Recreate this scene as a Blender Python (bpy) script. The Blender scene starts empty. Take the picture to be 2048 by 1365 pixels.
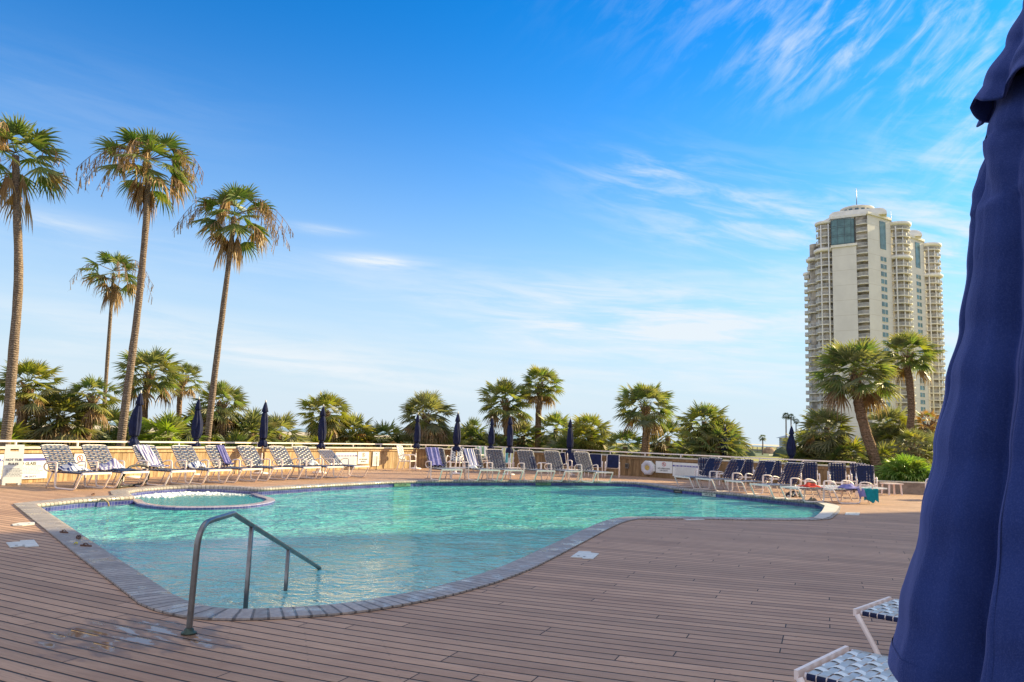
import bpy, math, random
from math import sin, cos, pi, radians, atan2, sqrt, floor, tanh, log, cosh
from mathutils import Vector, Matrix
from mathutils.geometry import tessellate_polygon

random.seed(7)
SC = bpy.context.scene
COL = SC.collection
V = Vector

# ------------------------------------------------------------------ camera model
F, EYE, PITCH, ROLL = 1500.0, 1.65, radians(7.18), radians(1.97)


def ray(px, py):
    x = (px - 1024) / F
    y = -(py - 682.5) / F
    c, s = cos(ROLL), sin(ROLL)
    xu, yu = x * c - y * s, x * s + y * c
    cp, sp = cos(PITCH), sin(PITCH)
    return V((xu, cp - yu * sp, sp + yu * cp))


def G(px, py, z=0.0):
    "point of the level z seen at a pixel of the photograph"
    r = ray(px, py)
    t = (z - EYE) / r.z
    return V((r.x * t, r.y * t, z))


def D(px, py, d):
    "point at depth d seen at a pixel of the photograph"
    r = ray(px, py)
    t = d / r.y
    return V((r.x * t, d, EYE + r.z * t))


cam = bpy.data.cameras.new('camera')
cam.sensor_width = 36
cam.lens = F / 2048 * 36
cam.clip_end = 20000
cam.clip_start = 0.05
camo = bpy.data.objects.new('camera', cam)
COL.objects.link(camo)
c, s, cp, sp = cos(ROLL), sin(ROLL), cos(PITCH), sin(PITCH)
camo.matrix_world = Matrix(((c, -s, 0, 0), (-s * sp, -c * sp, -cp, 0), (s * cp, c * cp, -sp, EYE), (0, 0, 0, 1)))
SC.camera = camo

# ------------------------------------------------------------------ mesh builder


class MB:
    def __init__(self):
        self.v, self.f, self.m, self.s, self.al = [], [], [], [], {}

    def vert(self, p, al=None):
        self.v.append((p[0], p[1], p[2]))
        if al is not None:
            self.al[len(self.v) - 1] = al
        return len(self.v) - 1

    def face(self, idx, m=0, s=False):
        self.f.append(tuple(idx))
        self.m.append(m)
        self.s.append(s)

    def quad(self, a, b, c, d, m=0, s=False):
        self.face([self.vert(a), self.vert(b), self.vert(c), self.vert(d)], m, s)

    def box(self, cen, size, rz=0.0, m=0, M=None):
        hx, hy, hz = size[0] / 2, size[1] / 2, size[2] / 2
        cr, sr = cos(rz), sin(rz)
        ids = []
        for z in (-hz, hz):
            for x, y in ((-hx, -hy), (hx, -hy), (hx, hy), (-hx, hy)):
                p = V((cen[0] + x * cr - y * sr, cen[1] + x * sr + y * cr, cen[2] + z))
                if M:
                    p = M @ p
                ids.append(self.vert(p))
        a = ids
        for q in ((0, 3, 2, 1), (4, 5, 6, 7), (0, 1, 5, 4), (1, 2, 6, 5), (2, 3, 7, 6), (3, 0, 4, 7)):
            self.face([a[i] for i in q], m)

    def bar(self, p, q, w, h, m=0, up=V((0, 0, 1))):
        "flat bar of width w and height h from p to q"
        p, q = V(p), V(q)
        d = (q - p).normalized()
        r = d.cross(up)
        if r.length < 1e-4:
            r = d.cross(V((1, 0, 0)))
        r.normalize()
        u = r.cross(d)
        r, u = r * w / 2, u * h / 2
        ids = [self.vert(a + sx * r + sz * u) for a in (p, q) for sx, sz in ((-1, -1), (1, -1), (1, 1), (-1, 1))]
        for k in ((0, 1, 2, 3), (7, 6, 5, 4), (0, 4, 5, 1), (1, 5, 6, 2), (2, 6, 7, 3), (3, 7, 4, 0)):
            self.face([ids[i] for i in k], m)

    def tube(self, pts, r, seg=8, m=0, cap=True, wob=0.0):
        pts = [V(p) for p in pts]
        n = len(pts)
        rr = r if isinstance(r, (list, tuple)) else [r] * n
        rings = []
        t0 = (pts[1] - pts[0]).normalized()
        u = t0.cross(V((0, 0, 1)))
        if u.length < 0.05:
            u = t0.cross(V((0, 1, 0)))
        u.normalize()
        for i, p in enumerate(pts):
            t = (pts[min(i + 1, n - 1)] - pts[max(i - 1, 0)]).normalized()
            u = (u - t * u.dot(t)).normalized()
            w = t.cross(u)
            ring = []
            for k in range(seg):
                a = 2 * pi * k / seg
                q = rr[i] * (1 + (random.uniform(-wob, wob) if wob else 0))
                ring.append(self.vert(p + u * cos(a) * q + w * sin(a) * q))
            rings.append(ring)
        for i in range(n - 1):
            for k in range(seg):
                self.face((rings[i][k], rings[i][(k + 1) % seg], rings[i + 1][(k + 1) % seg], rings[i + 1][k]), m, True)
        if cap:
            self.face(rings[0][::-1], m)
            self.face(rings[-1], m)

    def lathe(self, prof, seg=16, m=0, cen=(0, 0), rad=None, cap=True):
        "prof = [(r, z)...]; rad(a, z, r) may reshape"
        rings = []
        for r, z in prof:
            ring = []
            for k in range(seg):
                a = 2 * pi * k / seg
                q = rad(a, z, r) if rad else r
                ring.append(self.vert((cen[0] + q * cos(a), cen[1] + q * sin(a), z)))
            rings.append(ring)
        for i in range(len(rings) - 1):
            for k in range(seg):
                self.face((rings[i][k], rings[i][(k + 1) % seg], rings[i + 1][(k + 1) % seg], rings[i + 1][k]), m, True)
        if cap:
            self.face(rings[0][::-1], m)
            self.face(rings[-1], m)

    def prism(self, poly, z0, z1, m=0, bottom=True):
        "vertical prism over a counter-clockwise plan polygon (convex or not)"
        n = len(poly)
        a = [self.vert((p[0], p[1], z0)) for p in poly]
        b = [self.vert((p[0], p[1], z1)) for p in poly]
        for i in range(n):
            j = (i + 1) % n
            self.face((a[i], a[j], b[j], b[i]), m)
        self.face(b, m)
        if bottom:
            self.face(a[::-1], m)

    def build(self, name, mats, parent=None, loc=(0, 0, 0), rz=0.0):
        me = bpy.data.meshes.new(name)
        me.from_pydata(self.v, [], self.f)
        if not isinstance(mats, (list, tuple)):
            mats = [mats]
        for mt in mats:
            me.materials.append(mt)
        me.polygons.foreach_set('material_index', self.m)
        me.polygons.foreach_set('use_smooth', self.s)
        if self.al:
            at = me.attributes.new('along', 'FLOAT', 'POINT')
            arr = [0.0] * len(self.v)
            for k, x in self.al.items():
                arr[k] = x
            at.data.foreach_set('value', arr)
        me.update()
        o = bpy.data.objects.new(name, me)
        COL.objects.link(o)
        o.location = loc
        o.rotation_euler = (0, 0, rz)
        if parent:
            o.parent = parent
        return o


def tag(o, label, cat, group=None):
    o['label'] = label
    o['category'] = cat
    if group:
        o['group'] = group
    return o


def thing(name, label, cat, loc=(0, 0, 0), rz=0.0, group=None):
    o = bpy.data.objects.new(name, None)
    COL.objects.link(o)
    o.location = loc
    o.rotation_euler = (0, 0, rz)
    o.empty_display_size = 0.2
    return tag(o, label, cat, group)


def struct(o):
    o['kind'] = 'structure'
    return o


def copy_tree(o, parent=None):
    cpy = o.copy()
    COL.objects.link(cpy)
    if parent:
        cpy.parent = parent
    for ch in KIDS(o):
        copy_tree(ch, cpy)
    return cpy


def KIDS(o):
    return [x for x in COL.objects if x.parent == o]


def smooth_path(pts, n=4):
    "Catmull-Rom through 3-D points"
    P = [V(p) for p in pts]
    P = [P[0] * 2 - P[1]] + P + [P[-1] * 2 - P[-2]]
    out = []
    for i in range(1, len(P) - 2):
        for k in range(n):
            t = k / n
            a, b, c_, d = P[i - 1], P[i], P[i + 1], P[i + 2]
            out.append(0.5 * ((2 * b) + (c_ - a) * t + (2 * a - 5 * b + 4 * c_ - d) * t * t + (3 * b - a - 3 * c_ + d) * t ** 3))
    out.append(P[-2])
    return out


# ------------------------------------------------------------------ materials


class NT:
    "small helper to write node trees as expressions"

    def __init__(self, tree):
        self.t = tree
        self.n = tree.nodes
        self.l = tree.links

    def new(self, typ, **kw):
        nd = self.n.new(typ)
        for k, x in kw.items():
            setattr(nd, k, x)
        return nd

    def put(self, sock, x):
        if hasattr(x, 'is_output'):
            self.l.new(x, sock)
        elif isinstance(x, (tuple, list)) and len(x) == 3 and len(sock.default_value) == 4:
            sock.default_value = (*x, 1)
        else:
            sock.default_value = x

    def math(self, op, a, b=None, c=None, clamp=False):
        nd = self.new('ShaderNodeMath', operation=op, use_clamp=clamp)
        self.put(nd.inputs[0], a)
        if b is not None:
            self.put(nd.inputs[1], b)
        if c is not None:
            self.put(nd.inputs[2], c)
        return nd.outputs[0]

    def mix(self, fac, a, b, mode='MIX'):
        nd = self.new('ShaderNodeMix', data_type='RGBA', blend_type=mode)
        nd.clamp_factor = True
        self.put(nd.inputs[0], fac)
        self.put(nd.inputs[6], a)
        self.put(nd.inputs[7], b)
        return nd.outputs[2]

    def noise(self, vec, scale=5.0, detail=4.0, rough=0.5, dist=0.0, color=False):
        nd = self.new('ShaderNodeTexNoise')
        if vec is not None:
            self.l.new(vec, nd.inputs['Vector'])
        nd.inputs['Scale'].default_value = scale
        nd.inputs['Detail'].default_value = detail
        nd.inputs['Roughness'].default_value = rough
        nd.inputs['Distortion'].default_value = dist
        return nd.outputs[1 if color else 0]

    def ss(self, x, lo, hi):
        nd = self.new('ShaderNodeMapRange', interpolation_type='SMOOTHSTEP')
        self.put(nd.inputs[0], x)
        nd.inputs[1].default_value = lo
        nd.inputs[2].default_value = hi
        return nd.outputs[0]

    def xyz(self, vec):
        nd = self.new('ShaderNodeSeparateXYZ')
        self.l.new(vec, nd.inputs[0])
        return nd.outputs

    def comb(self, x, y, z):
        nd = self.new('ShaderNodeCombineXYZ')
        for i, k in enumerate((x, y, z)):
            self.put(nd.inputs[i], k)
        return nd.outputs[0]

    def white(self, vec):
        nd = self.new('ShaderNodeTexWhiteNoise', noise_dimensions='3D')
        self.l.new(vec, nd.inputs['Vector'])
        return nd.outputs['Value']

    def bump(self, h, strength=0.3, dist=0.02):
        nd = self.new('ShaderNodeBump')
        nd.inputs['Strength'].default_value = strength
        nd.inputs['Distance'].default_value = dist
        self.l.new(h, nd.inputs['Height'])
        return nd.outputs[0]

    def coord(self, which='Object'):
        return self.new('ShaderNodeTexCoord').outputs[which]


def base_mat(name):
    m = bpy.data.materials.new(name)
    m.use_nodes = True
    nt = NT(m.node_tree)
    b = m.node_tree.nodes['Principled BSDF']
    return m, nt, b


def simple(name, col, rough=0.6, var=0.15, scale=6.0, metal=0.0, bump=0.0, bscale=60.0, spec=0.5, col2=None, island=0.0, detail=4):
    "procedural paint, wood, cloth...: noise varies the colour, optional bump and per-piece variation"
    m, nt, b = base_mat(name)
    co = nt.coord()
    n = nt.noise(co, scale, detail, 0.6)
    dark = tuple(x * (1 - var) for x in col)
    lite = col2 if col2 else tuple(min(1, x * (1 + var)) for x in col)
    cl = nt.mix(nt.ss(n, 0.3, 0.7), dark, lite)
    if island:
        rnd = nt.new('ShaderNodeNewGeometry').outputs['Random Per Island']
        k = nt.math('MULTIPLY_ADD', rnd, island * 2, 1 - island)
        cl = nt.mix(1.0, cl, nt.comb(k, k, k), 'MULTIPLY')
    nt.l.new(cl, b.inputs['Base Color'])
    b.inputs['Roughness'].default_value = rough
    b.inputs['Metallic'].default_value = metal
    b.inputs['Specular IOR Level'].default_value = spec
    if bump:
        h = nt.noise(co, bscale, 3, 0.6)
        nt.l.new(nt.bump(h, bump, 0.01), b.inputs['Normal'])
    return m


MAT = {}
MAT['white'] = simple('white_paint', (0.86, 0.73, 0.69), 0.4, 0.06, 8)
MAT['cap'] = simple('cap_paint', (0.66, 0.60, 0.50), 0.6, 0.14, 3, bump=0.2, bscale=20)
MAT['navy'] = simple('navy_vinyl', (0.007, 0.013, 0.055), 0.6, 0.2, 20, spec=0.25, island=0.12)
MAT['seat_navy'] = simple('grey_navy_vinyl', (0.05, 0.066, 0.125), 0.3, 0.25, 14, island=0.2)  # navy vinyl in a lighter, greyer tone
MAT['pale_strap'] = simple('white_vinyl', (0.74, 0.74, 0.74), 0.35, 0.08, 20, island=0.06)
MAT['grey_strap'] = simple('pale_grey_vinyl', (0.44, 0.47, 0.50), 0.3, 0.12, 20, island=0.1)
MAT['steel'] = simple('weathered_handrail_steel', (0.22, 0.21, 0.21), 0.3, 0.2, 9, metal=0.75, bump=0.05)
MAT['dark_steel'] = simple('dark_metal', (0.07, 0.065, 0.06), 0.45, 0.3, 30, metal=0.6)
MAT['flange'] = simple('corroded_green_flange', (0.05, 0.075, 0.06), 0.5, 0.4, 40, metal=0.5)
MAT['pole_wood'] = simple('varnished_pole', (0.32, 0.20, 0.10), 0.5, 0.2, 30)
MAT['plate'] = simple('skimmer_lid_plastic', (0.62, 0.60, 0.57), 0.5, 0.12, 9)
MAT['ink'] = simple('black_print', (0.03, 0.03, 0.035), 0.6, 0.1, 5)
MAT['greyink'] = simple('grey_print', (0.28, 0.28, 0.30), 0.6, 0.3, 90)
MAT['signwhite'] = simple('sign_board', (0.80, 0.80, 0.79), 0.4, 0.04, 3)
MAT['signblue'] = simple('sign_blue', (0.07, 0.07, 0.36), 0.4, 0.05, 3)
MAT['signred'] = simple('sign_red', (0.50, 0.03, 0.04), 0.4, 0.05, 3)
MAT['teal'] = simple('teal_towel', (0.012, 0.22, 0.28), 0.95, 0.15, 12, bump=0.4, bscale=200, spec=0.1)
MAT['red'] = simple('red_towel', (0.55, 0.06, 0.045), 0.95, 0.2, 12, bump=0.4, bscale=200, spec=0.1)
MAT['purple'] = simple('faded_purple_towel', (0.20, 0.19, 0.42), 0.95, 0.2, 9, bump=0.4, bscale=200, spec=0.1)
MAT['whitecloth'] = simple('white_towel', (0.72, 0.71, 0.74), 0.95, 0.08, 9, bump=0.4, bscale=200, spec=0.1)
MAT['darkblue'] = simple('dark_blue_cloth', (0.03, 0.05, 0.12), 0.95, 0.3, 12, bump=0.4, bscale=200, spec=0.1)
MAT['hem'] = simple('cloth_hem', (0.6, 0.75, 0.75), 0.9, 0.1, 9)
MAT['sandal'] = simple('brown_rubber', (0.12, 0.055, 0.035), 0.8, 0.3, 30)
MAT['yellow'] = simple('yellow_plastic', (0.6, 0.5, 0.05), 0.5, 0.1, 30)
MAT['ringcloth'] = simple('life_ring_cover', (0.62, 0.60, 0.66), 0.5, 0.12, 5)
MAT['gold'] = simple('gold_emblem', (0.55, 0.38, 0.12), 0.6, 0.3, 20)
MAT['grey'] = simple('grey_box', (0.25, 0.22, 0.20), 0.6, 0.2, 12)


def stripe_mat(name, cols, axis, freq, bump=0.4):
    m, nt, b = base_mat(name)
    co = nt.coord()
    ax = nt.xyz(co)[axis]
    ax = nt.math('ADD', ax, nt.math('MULTIPLY', nt.math('SUBTRACT', nt.noise(co, 5, 2), 0.5), 0.03))
    f = nt.math('FRACT', nt.math('MULTIPLY', ax, freq))
    ramp = nt.new('ShaderNodeValToRGB')
    ramp.color_ramp.interpolation = 'CONSTANT'
    el = ramp.color_ramp.elements
    while len(el) < len(cols):
        el.new(0.5)
    for i, (pos, cc) in enumerate(cols):
        el[i].position = pos
        el[i].color = (*cc, 1)
    nt.l.new(f, ramp.inputs[0])
    nt.l.new(ramp.outputs[0], b.inputs['Base Color'])
    b.inputs['Roughness'].default_value = 0.95
    b.inputs['Specular IOR Level'].default_value = 0.1
    nt.l.new(nt.bump(nt.noise(co, 200, 2), bump, 0.01), b.inputs['Normal'])
    return m


W_, B_, P_ = (0.72, 0.71, 0.74), (0.05, 0.08, 0.24), (0.22, 0.20, 0.42)
MAT['stripe_blue'] = stripe_mat('blue_striped_towel', [(0, W_), (0.45, B_), (0.7, W_), (0.82, B_)], 0, 6)
MAT['stripe_purple'] = stripe_mat('purple_striped_towel', [(0, P_), (0.5, W_)], 0, 12)
MAT['stripe_teal'] = stripe_mat('teal_yellow_striped_towel', [(0, (0.30, 0.55, 0.5)), (0.3, W_), (0.45, (0.72, 0.68, 0.30)), (0.7, W_), (0.8, (0.1, 0.35, 0.38))], 0, 2.6)
MAT['green_towel'] = stripe_mat('green_white_towel', [(0, (0.25, 0.42, 0.25)), (0.5, W_)], 0, 4)

# patterned bag
m, nt, b = base_mat('black_white_patterned_cloth')
vo = nt.new('ShaderNodeTexVoronoi')
vo.inputs['Scale'].default_value = 9
nt.l.new(nt.coord(), vo.inputs['Vector'])
nt.l.new(nt.mix(nt.ss(vo.outputs['Distance'], 0.35, 0.45), (0.55, 0.56, 0.58), (0.02, 0.02, 0.03)), b.inputs['Base Color'])
b.inputs['Roughness'].default_value = 0.9
MAT['pattern'] = m


def leaf_mat(name, c1, c2, tip, trans=0.3, tipamt=0.75):
    m, nt, b = base_mat(name)
    rnd = nt.new('ShaderNodeNewGeometry').outputs['Random Per Island']
    al = nt.new('ShaderNodeAttribute', attribute_name='along').outputs['Fac']
    co = nt.coord()
    cl = nt.mix(rnd, c1, c2)
    n = nt.noise(co, 3.0, 3)
    cl = nt.mix(nt.math('MULTIPLY', nt.ss(n, 0.45, 0.75), 0.45), cl, tip)
    tf = nt.math('MULTIPLY', nt.math('POWER', al, 5.0), tipamt)
    cl = nt.mix(tf, cl, tip)
    nt.l.new(cl, b.inputs['Base Color'])
    b.inputs['Roughness'].default_value = 0.48
    b.inputs['Specular IOR Level'].default_value = 0.38
    tr = nt.new('ShaderNodeBsdfTranslucent')
    nt.l.new(nt.mix(1.0, cl, (1.5, 1.6, 0.6), 'MULTIPLY'), tr.inputs['Color'])
    ms = nt.new('ShaderNodeMixShader')
    ms.inputs[0].default_value = trans
    nt.l.new(b.outputs[0], ms.inputs[1])
    nt.l.new(tr.outputs[0], ms.inputs[2])
    nt.l.new(ms.outputs[0], nt.n['Material Output'].inputs['Surface'])
    return m


LEAF = {
    'wash': leaf_mat('washingtonia_leaf', (0.050, 0.100, 0.028), (0.125, 0.180, 0.052), (0.33, 0.24, 0.10), 0.33, 0.55),
    'sabal': leaf_mat('sabal_leaf', (0.075, 0.125, 0.05), (0.165, 0.215, 0.08), (0.45, 0.34, 0.17), 0.4, 0.7),
    'gold': leaf_mat('yellowing_leaf', (0.13, 0.165, 0.035), (0.27, 0.275, 0.065), (0.513, 0.324, 0.095), 0.35, 0.6),
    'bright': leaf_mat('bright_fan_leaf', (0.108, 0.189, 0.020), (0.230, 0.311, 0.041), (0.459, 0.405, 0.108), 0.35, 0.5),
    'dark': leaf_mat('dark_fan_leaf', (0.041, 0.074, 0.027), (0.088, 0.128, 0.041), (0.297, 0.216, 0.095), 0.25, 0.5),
    'sage': leaf_mat('grey_green_leaf', (0.12, 0.138, 0.080), (0.235, 0.235, 0.13), (0.46, 0.36, 0.21), 0.34, 0.6),
    'dead': leaf_mat('dead_frond', (0.19, 0.105, 0.055), (0.40, 0.25, 0.14), (0.42, 0.30, 0.17), 0.2, 0.5),
    'orange': leaf_mat('orange_dead_frond', (0.30, 0.14, 0.03), (0.48, 0.25, 0.07), (0.45, 0.28, 0.10), 0.25, 0.5),
    'tan': leaf_mat('tan_flower_stalk', (0.42, 0.26, 0.12), (0.62, 0.42, 0.22), (0.5, 0.33, 0.18), 0.2, 0.3),
    'fern': leaf_mat('soft_green_leaf', (0.081, 0.176, 0.034), (0.176, 0.297, 0.054), (0.486, 0.486, 0.135), 0.35, 0.5),
}


def trunk_mat(name, c1, c2, ringf=14.0):
    m, nt, b = base_mat(name)
    co = nt.coord()
    z = nt.xyz(co)[2]
    w = nt.math('ADD', nt.math('MULTIPLY', z, ringf), nt.math('MULTIPLY', nt.noise(co, 4, 3), 2.5))
    ring = nt.math('ABSOLUTE', nt.math('SUBTRACT', nt.math('FRACT', w), 0.5))
    n = nt.noise(co, 14, 6, 0.7)
    cl = nt.mix(nt.ss(n, 0.3, 0.72), c1, c2)
    cl = nt.mix(nt.math('MULTIPLY', nt.ss(ring, 0.36, 0.5), 0.55), cl, tuple(x * 0.35 for x in c1))
    nt.l.new(cl, b.inputs['Base Color'])
    b.inputs['Roughness'].default_value = 0.95
    b.inputs['Specular IOR Level'].default_value = 0.15
    h = nt.math('ADD', n, nt.math('MULTIPLY', ring, 1.2))
    nt.l.new(nt.bump(h, 0.9, 0.04), b.inputs['Normal'])
    return m


MAT['trunk'] = trunk_mat('tall_palm_bark', (0.15, 0.105, 0.085), (0.34, 0.26, 0.21))
MAT['trunk2'] = trunk_mat('cabbage_palm_bark', (0.14, 0.085, 0.055), (0.34, 0.22, 0.15), 9)
MAT['boots'] = trunk_mat('leaf_base_boots', (0.20, 0.12, 0.07), (0.45, 0.31, 0.20), 6)


# deck boards: the boards run across the view and fan a little
def deck_slope_nodes(nt, x):
    t = nt.math('DIVIDE', nt.math('ADD', x, 1.0), 3.0)
    lc = nt.math('LOGARITHM', nt.math('COSH', nt.math('MINIMUM', nt.math('MAXIMUM', t, -14.0), 14.0)), math.e)
    return nt.math('ADD', nt.math('MULTIPLY', x, -0.40), nt.math('MULTIPLY', lc, 0.39))


m, nt, b = base_mat('composite_deck_boards')
co = nt.coord()
x, y, z = nt.xyz(co)
v = nt.math('DIVIDE', nt.math('SUBTRACT', y, deck_slope_nodes(nt, x)), 0.158)
idx = nt.math('FLOOR', v)
fr = nt.math('FRACT', v)
rnd = nt.white(nt.comb(idx, 3.0, 1.0))
u = nt.math('ADD', nt.math('DIVIDE', nt.math('SUBTRACT', x, nt.math('MULTIPLY', y, 0.42)), 3.66), nt.math('DIVIDE', nt.math('FLOOR', nt.math('MULTIPLY', rnd, 9.0)), 9.0))
piece = nt.white(nt.comb(idx, nt.math('FLOOR', u), 7.0))
fu = nt.math('FRACT', u)
joint = nt.math('LESS_THAN', fu, 0.0028)
edge = nt.math('MINIMUM', fr, nt.math('SUBTRACT', 1.0, fr))
gap = nt.math('SUBTRACT', 1.0, nt.ss(edge, 0.042, 0.078))
round_ = nt.ss(edge, 0.04, 0.16)
gap = nt.math('MAXIMUM', gap, joint)
stretch = nt.comb(nt.math('MULTIPLY', x, 3.0), nt.math('MULTIPLY', v, 6.0), piece)
grain = nt.noise(stretch, 1.5, 5, 0.65)
fine = nt.noise(co, 120, 3, 0.7)
blot = nt.noise(co, 0.7, 4, 0.6)
cl = nt.mix(nt.ss(grain, 0.25, 0.75), (0.335, 0.2, 0.130), (0.475, 0.29, 0.192))
k = nt.math('MULTIPLY_ADD', piece, 0.42, 0.80)
cl = nt.mix(1.0, cl, nt.comb(k, k, k), 'MULTIPLY')
cl = nt.mix(nt.math('MULTIPLY', nt.ss(fine, 0.35, 0.75), 0.3), cl, (0.55, 0.34, 0.25))
cl = nt.mix(nt.math('MULTIPLY', nt.ss(blot, 0.45, 0.7), 0.3), cl, (0.24, 0.12, 0.078))
# pale specks of paint and screw heads
vo = nt.new('ShaderNodeTexVoronoi')
vo.inputs['Scale'].default_value = 2.3
nt.l.new(co, vo.inputs['Vector'])
spk = nt.math('LESS_THAN', vo.outputs['Distance'], 0.014)
cl = nt.mix(nt.math('MULTIPLY', spk, 0.7), cl, (0.6, 0.55, 0.5))
# screw rows on the joists
js = nt.math('FRACT', nt.math('DIVIDE', nt.math('ADD', x, nt.math('MULTIPLY', y, 0.3)), 0.61))
scr = nt.math('MULTIPLY', nt.math('LESS_THAN', nt.math('ABSOLUTE', nt.math('SUBTRACT', js, 0.5)), 0.012),
              nt.math('LESS_THAN', nt.math('ABSOLUTE', nt.math('SUBTRACT', edge, 0.2)), 0.03))
cl = nt.mix(nt.math('MULTIPLY', scr, nt.math('MULTIPLY', piece, 0.8)), cl, (0.05, 0.03, 0.025))
# splash-wet boards round the pool steps: damp stain and standing water
wet_n = nt.noise(nt.comb(nt.math('MULTIPLY', x, 1.0), nt.math('MULTIPLY', v, 0.27), 0.0), 2.6, 3, 0.55)
dx = nt.math('DIVIDE', nt.math('ADD', x, 2.85), 1.35)
dy = nt.math('DIVIDE', nt.math('SUBTRACT', y, 6.1), 0.95)
rad = nt.math('SQRT', nt.math('ADD', nt.math('MULTIPLY', dx, dx), nt.math('MULTIPLY', dy, dy)))
reg = nt.math('SUBTRACT', 1.0, nt.ss(rad, 0.25, 1.1))
damp = nt.ss(nt.math('ADD', wet_n, nt.math('MULTIPLY', reg, 0.42)), 0.78, 0.90)
pud = nt.ss(nt.math('ADD', wet_n, nt.math('MULTIPLY', reg, 0.36)), 0.855, 0.90)
cl = nt.mix(nt.math('MULTIPLY', damp, 0.6), cl, (0.12, 0.062, 0.044))
cl = nt.mix(gap, cl, (0.012, 0.008, 0.007))
nt.l.new(cl, b.inputs['Base Color'])
ro = nt.math('SUBTRACT', nt.math('SUBTRACT', 0.66, nt.math('MULTIPLY', damp, 0.22)), nt.math('MULTIPLY', pud, 0.40))
nt.l.new(ro, b.inputs['Roughness'])
nt.put(b.inputs['Specular IOR Level'], 0.4)
h = nt.math('SUBTRACT', nt.math('MULTIPLY', nt.math('ADD', fine, grain), nt.math('MULTIPLY', nt.math('SUBTRACT', 1.0, pud), 0.12)), nt.math('SUBTRACT', gap, round_))
nt.l.new(nt.bump(h, 0.7, 0.006), b.inputs['Normal'])
MAT['deck'] = m

# coping pavers: joint position comes from the 'along' attribute (metres round the pool)
m, nt, b = base_mat('coping_pavers')
al = nt.new('ShaderNodeAttribute', attribute_name='along').outputs['Fac']
co = nt.coord()
f = nt.math('FRACT', nt.math('DIVIDE', al, 0.108))
pid = nt.white(nt.comb(nt.math('FLOOR', nt.math('DIVIDE', al, 0.108)), 0.0, 2.0))
jt = nt.math('SUBTRACT', 1.0, nt.ss(nt.math('MINIMUM', f, nt.math('SUBTRACT', 1.0, f)), 0.05, 0.13))
n = nt.noise(co, 22, 5, 0.7)
cl = nt.mix(nt.ss(n, 0.3, 0.7), (0.25, 0.215, 0.21), (0.40, 0.35, 0.325))
k = nt.math('MULTIPLY_ADD', pid, 0.3, 0.85)
cl = nt.mix(1.0, cl, nt.comb(k, k, k), 'MULTIPLY')
wetn = nt.ss(nt.noise(co, 3.0, 4), 0.50, 0.62)
lime = nt.ss(nt.noise(co, 8.0, 5, 0.7), 0.66, 0.72)
cl = nt.mix(nt.math('MULTIPLY', lime, 0.5), cl, (0.6, 0.58, 0.58))
cl = nt.mix(nt.math('MULTIPLY', jt, 0.8), cl, (0.07, 0.06, 0.06))
nt.l.new(cl, b.inputs['Base Color'])
nt.l.new(nt.math('MULTIPLY_ADD', wetn, -0.40, 0.60), b.inputs['Roughness'])
nt.l.new(nt.bump(nt.math('SUBTRACT', nt.math('MULTIPLY', n, 0.3), jt), 0.6, 0.008), b.inputs['Normal'])
MAT['coping'] = m
MAT['copingback'] = simple('coping_back_edge', (0.40, 0.33, 0.27), 0.7, 0.15, 6)


def tile_mat(name, c1, c2, size=0.078):
    m, nt, b = base_mat(name)
    al = nt.new('ShaderNodeAttribute', attribute_name='along').outputs['Fac']
    co = nt.coord()
    z = nt.xyz(co)[2]
    a, c_ = nt.math('DIVIDE', al, size), nt.math('DIVIDE', z, size)
    fa, fc = nt.math('FRACT', a), nt.math('FRACT', c_)
    e = nt.math('MINIMUM', nt.math('MINIMUM', fa, nt.math('SUBTRACT', 1.0, fa)), nt.math('MINIMUM', fc, nt.math('SUBTRACT', 1.0, fc)))
    gr = nt.math('SUBTRACT', 1.0, nt.ss(e, 0.03, 0.07))
    w = nt.white(nt.comb(nt.math('FLOOR', a), nt.math('FLOOR', c_), 0.0))
    cl = nt.mix(w, c1, c2)
    cl = nt.mix(nt.math('MULTIPLY', gr, 0.5), cl, (0.35, 0.38, 0.5))
    nt.l.new(cl, b.inputs['Base Color'])
    b.inputs['Roughness'].default_value = 0.18
    return m


MAT['tile'] = tile_mat('blue_waterline_tile', (0.025, 0.03, 0.17), (0.075, 0.085, 0.30))
MAT['spatile'] = tile_mat('pale_lilac_tile', (0.24, 0.22, 0.33), (0.36, 0.32, 0.42))

# pool water
m, nt, b = base_mat('pool_water')
co = nt.coord()
x, y, z = nt.xyz(co)
big = nt.noise(co, 0.35, 3, 0.5)
mid = nt.noise(nt.comb(nt.math('MULTIPLY', x, 0.55), y, 0.0), 1.6, 4, 0.6, 0.6)
cl = nt.mix(nt.ss(big, 0.35, 0.65), (0.065, 0.40, 0.355), (0.10, 0.50, 0.435))
# near end painted paler, in place of bright sky reflection
near_pale = nt.math('SUBTRACT', 1.0, nt.ss(nt.math('ADD', y, nt.math('MULTIPLY', big, 3.0)), 9.0, 18.0))
cl = nt.mix(nt.math('MULTIPLY', near_pale, 0.75), cl, (0.24, 0.56, 0.56))
cl = nt.mix(nt.math('MULTIPLY', nt.ss(mid, 0.45, 0.68), 0.45), cl, (0.34, 0.62, 0.60))
nt.l.new(cl, b.inputs['Base Color'])
b.inputs['Roughness'].default_value = 0.03
b.inputs['IOR'].default_value = 1.58
w1 = nt.noise(nt.comb(nt.math('MULTIPLY', x, 0.8), y, 0.0), 1.5, 2, 0.5, 0.5)
w2 = nt.noise(nt.comb(nt.math('MULTIPLY', x, 0.75), y, 3.0), 4.5, 3, 0.55, 0.8)
w3 = nt.noise(co, 14, 2, 0.5, 0.3)
h = nt.math('ADD', nt.math('MULTIPLY', w1, 1.0), nt.math('ADD', nt.math('MULTIPLY', w2, 0.85), nt.math('MULTIPLY', w3, 0.16)))
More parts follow.
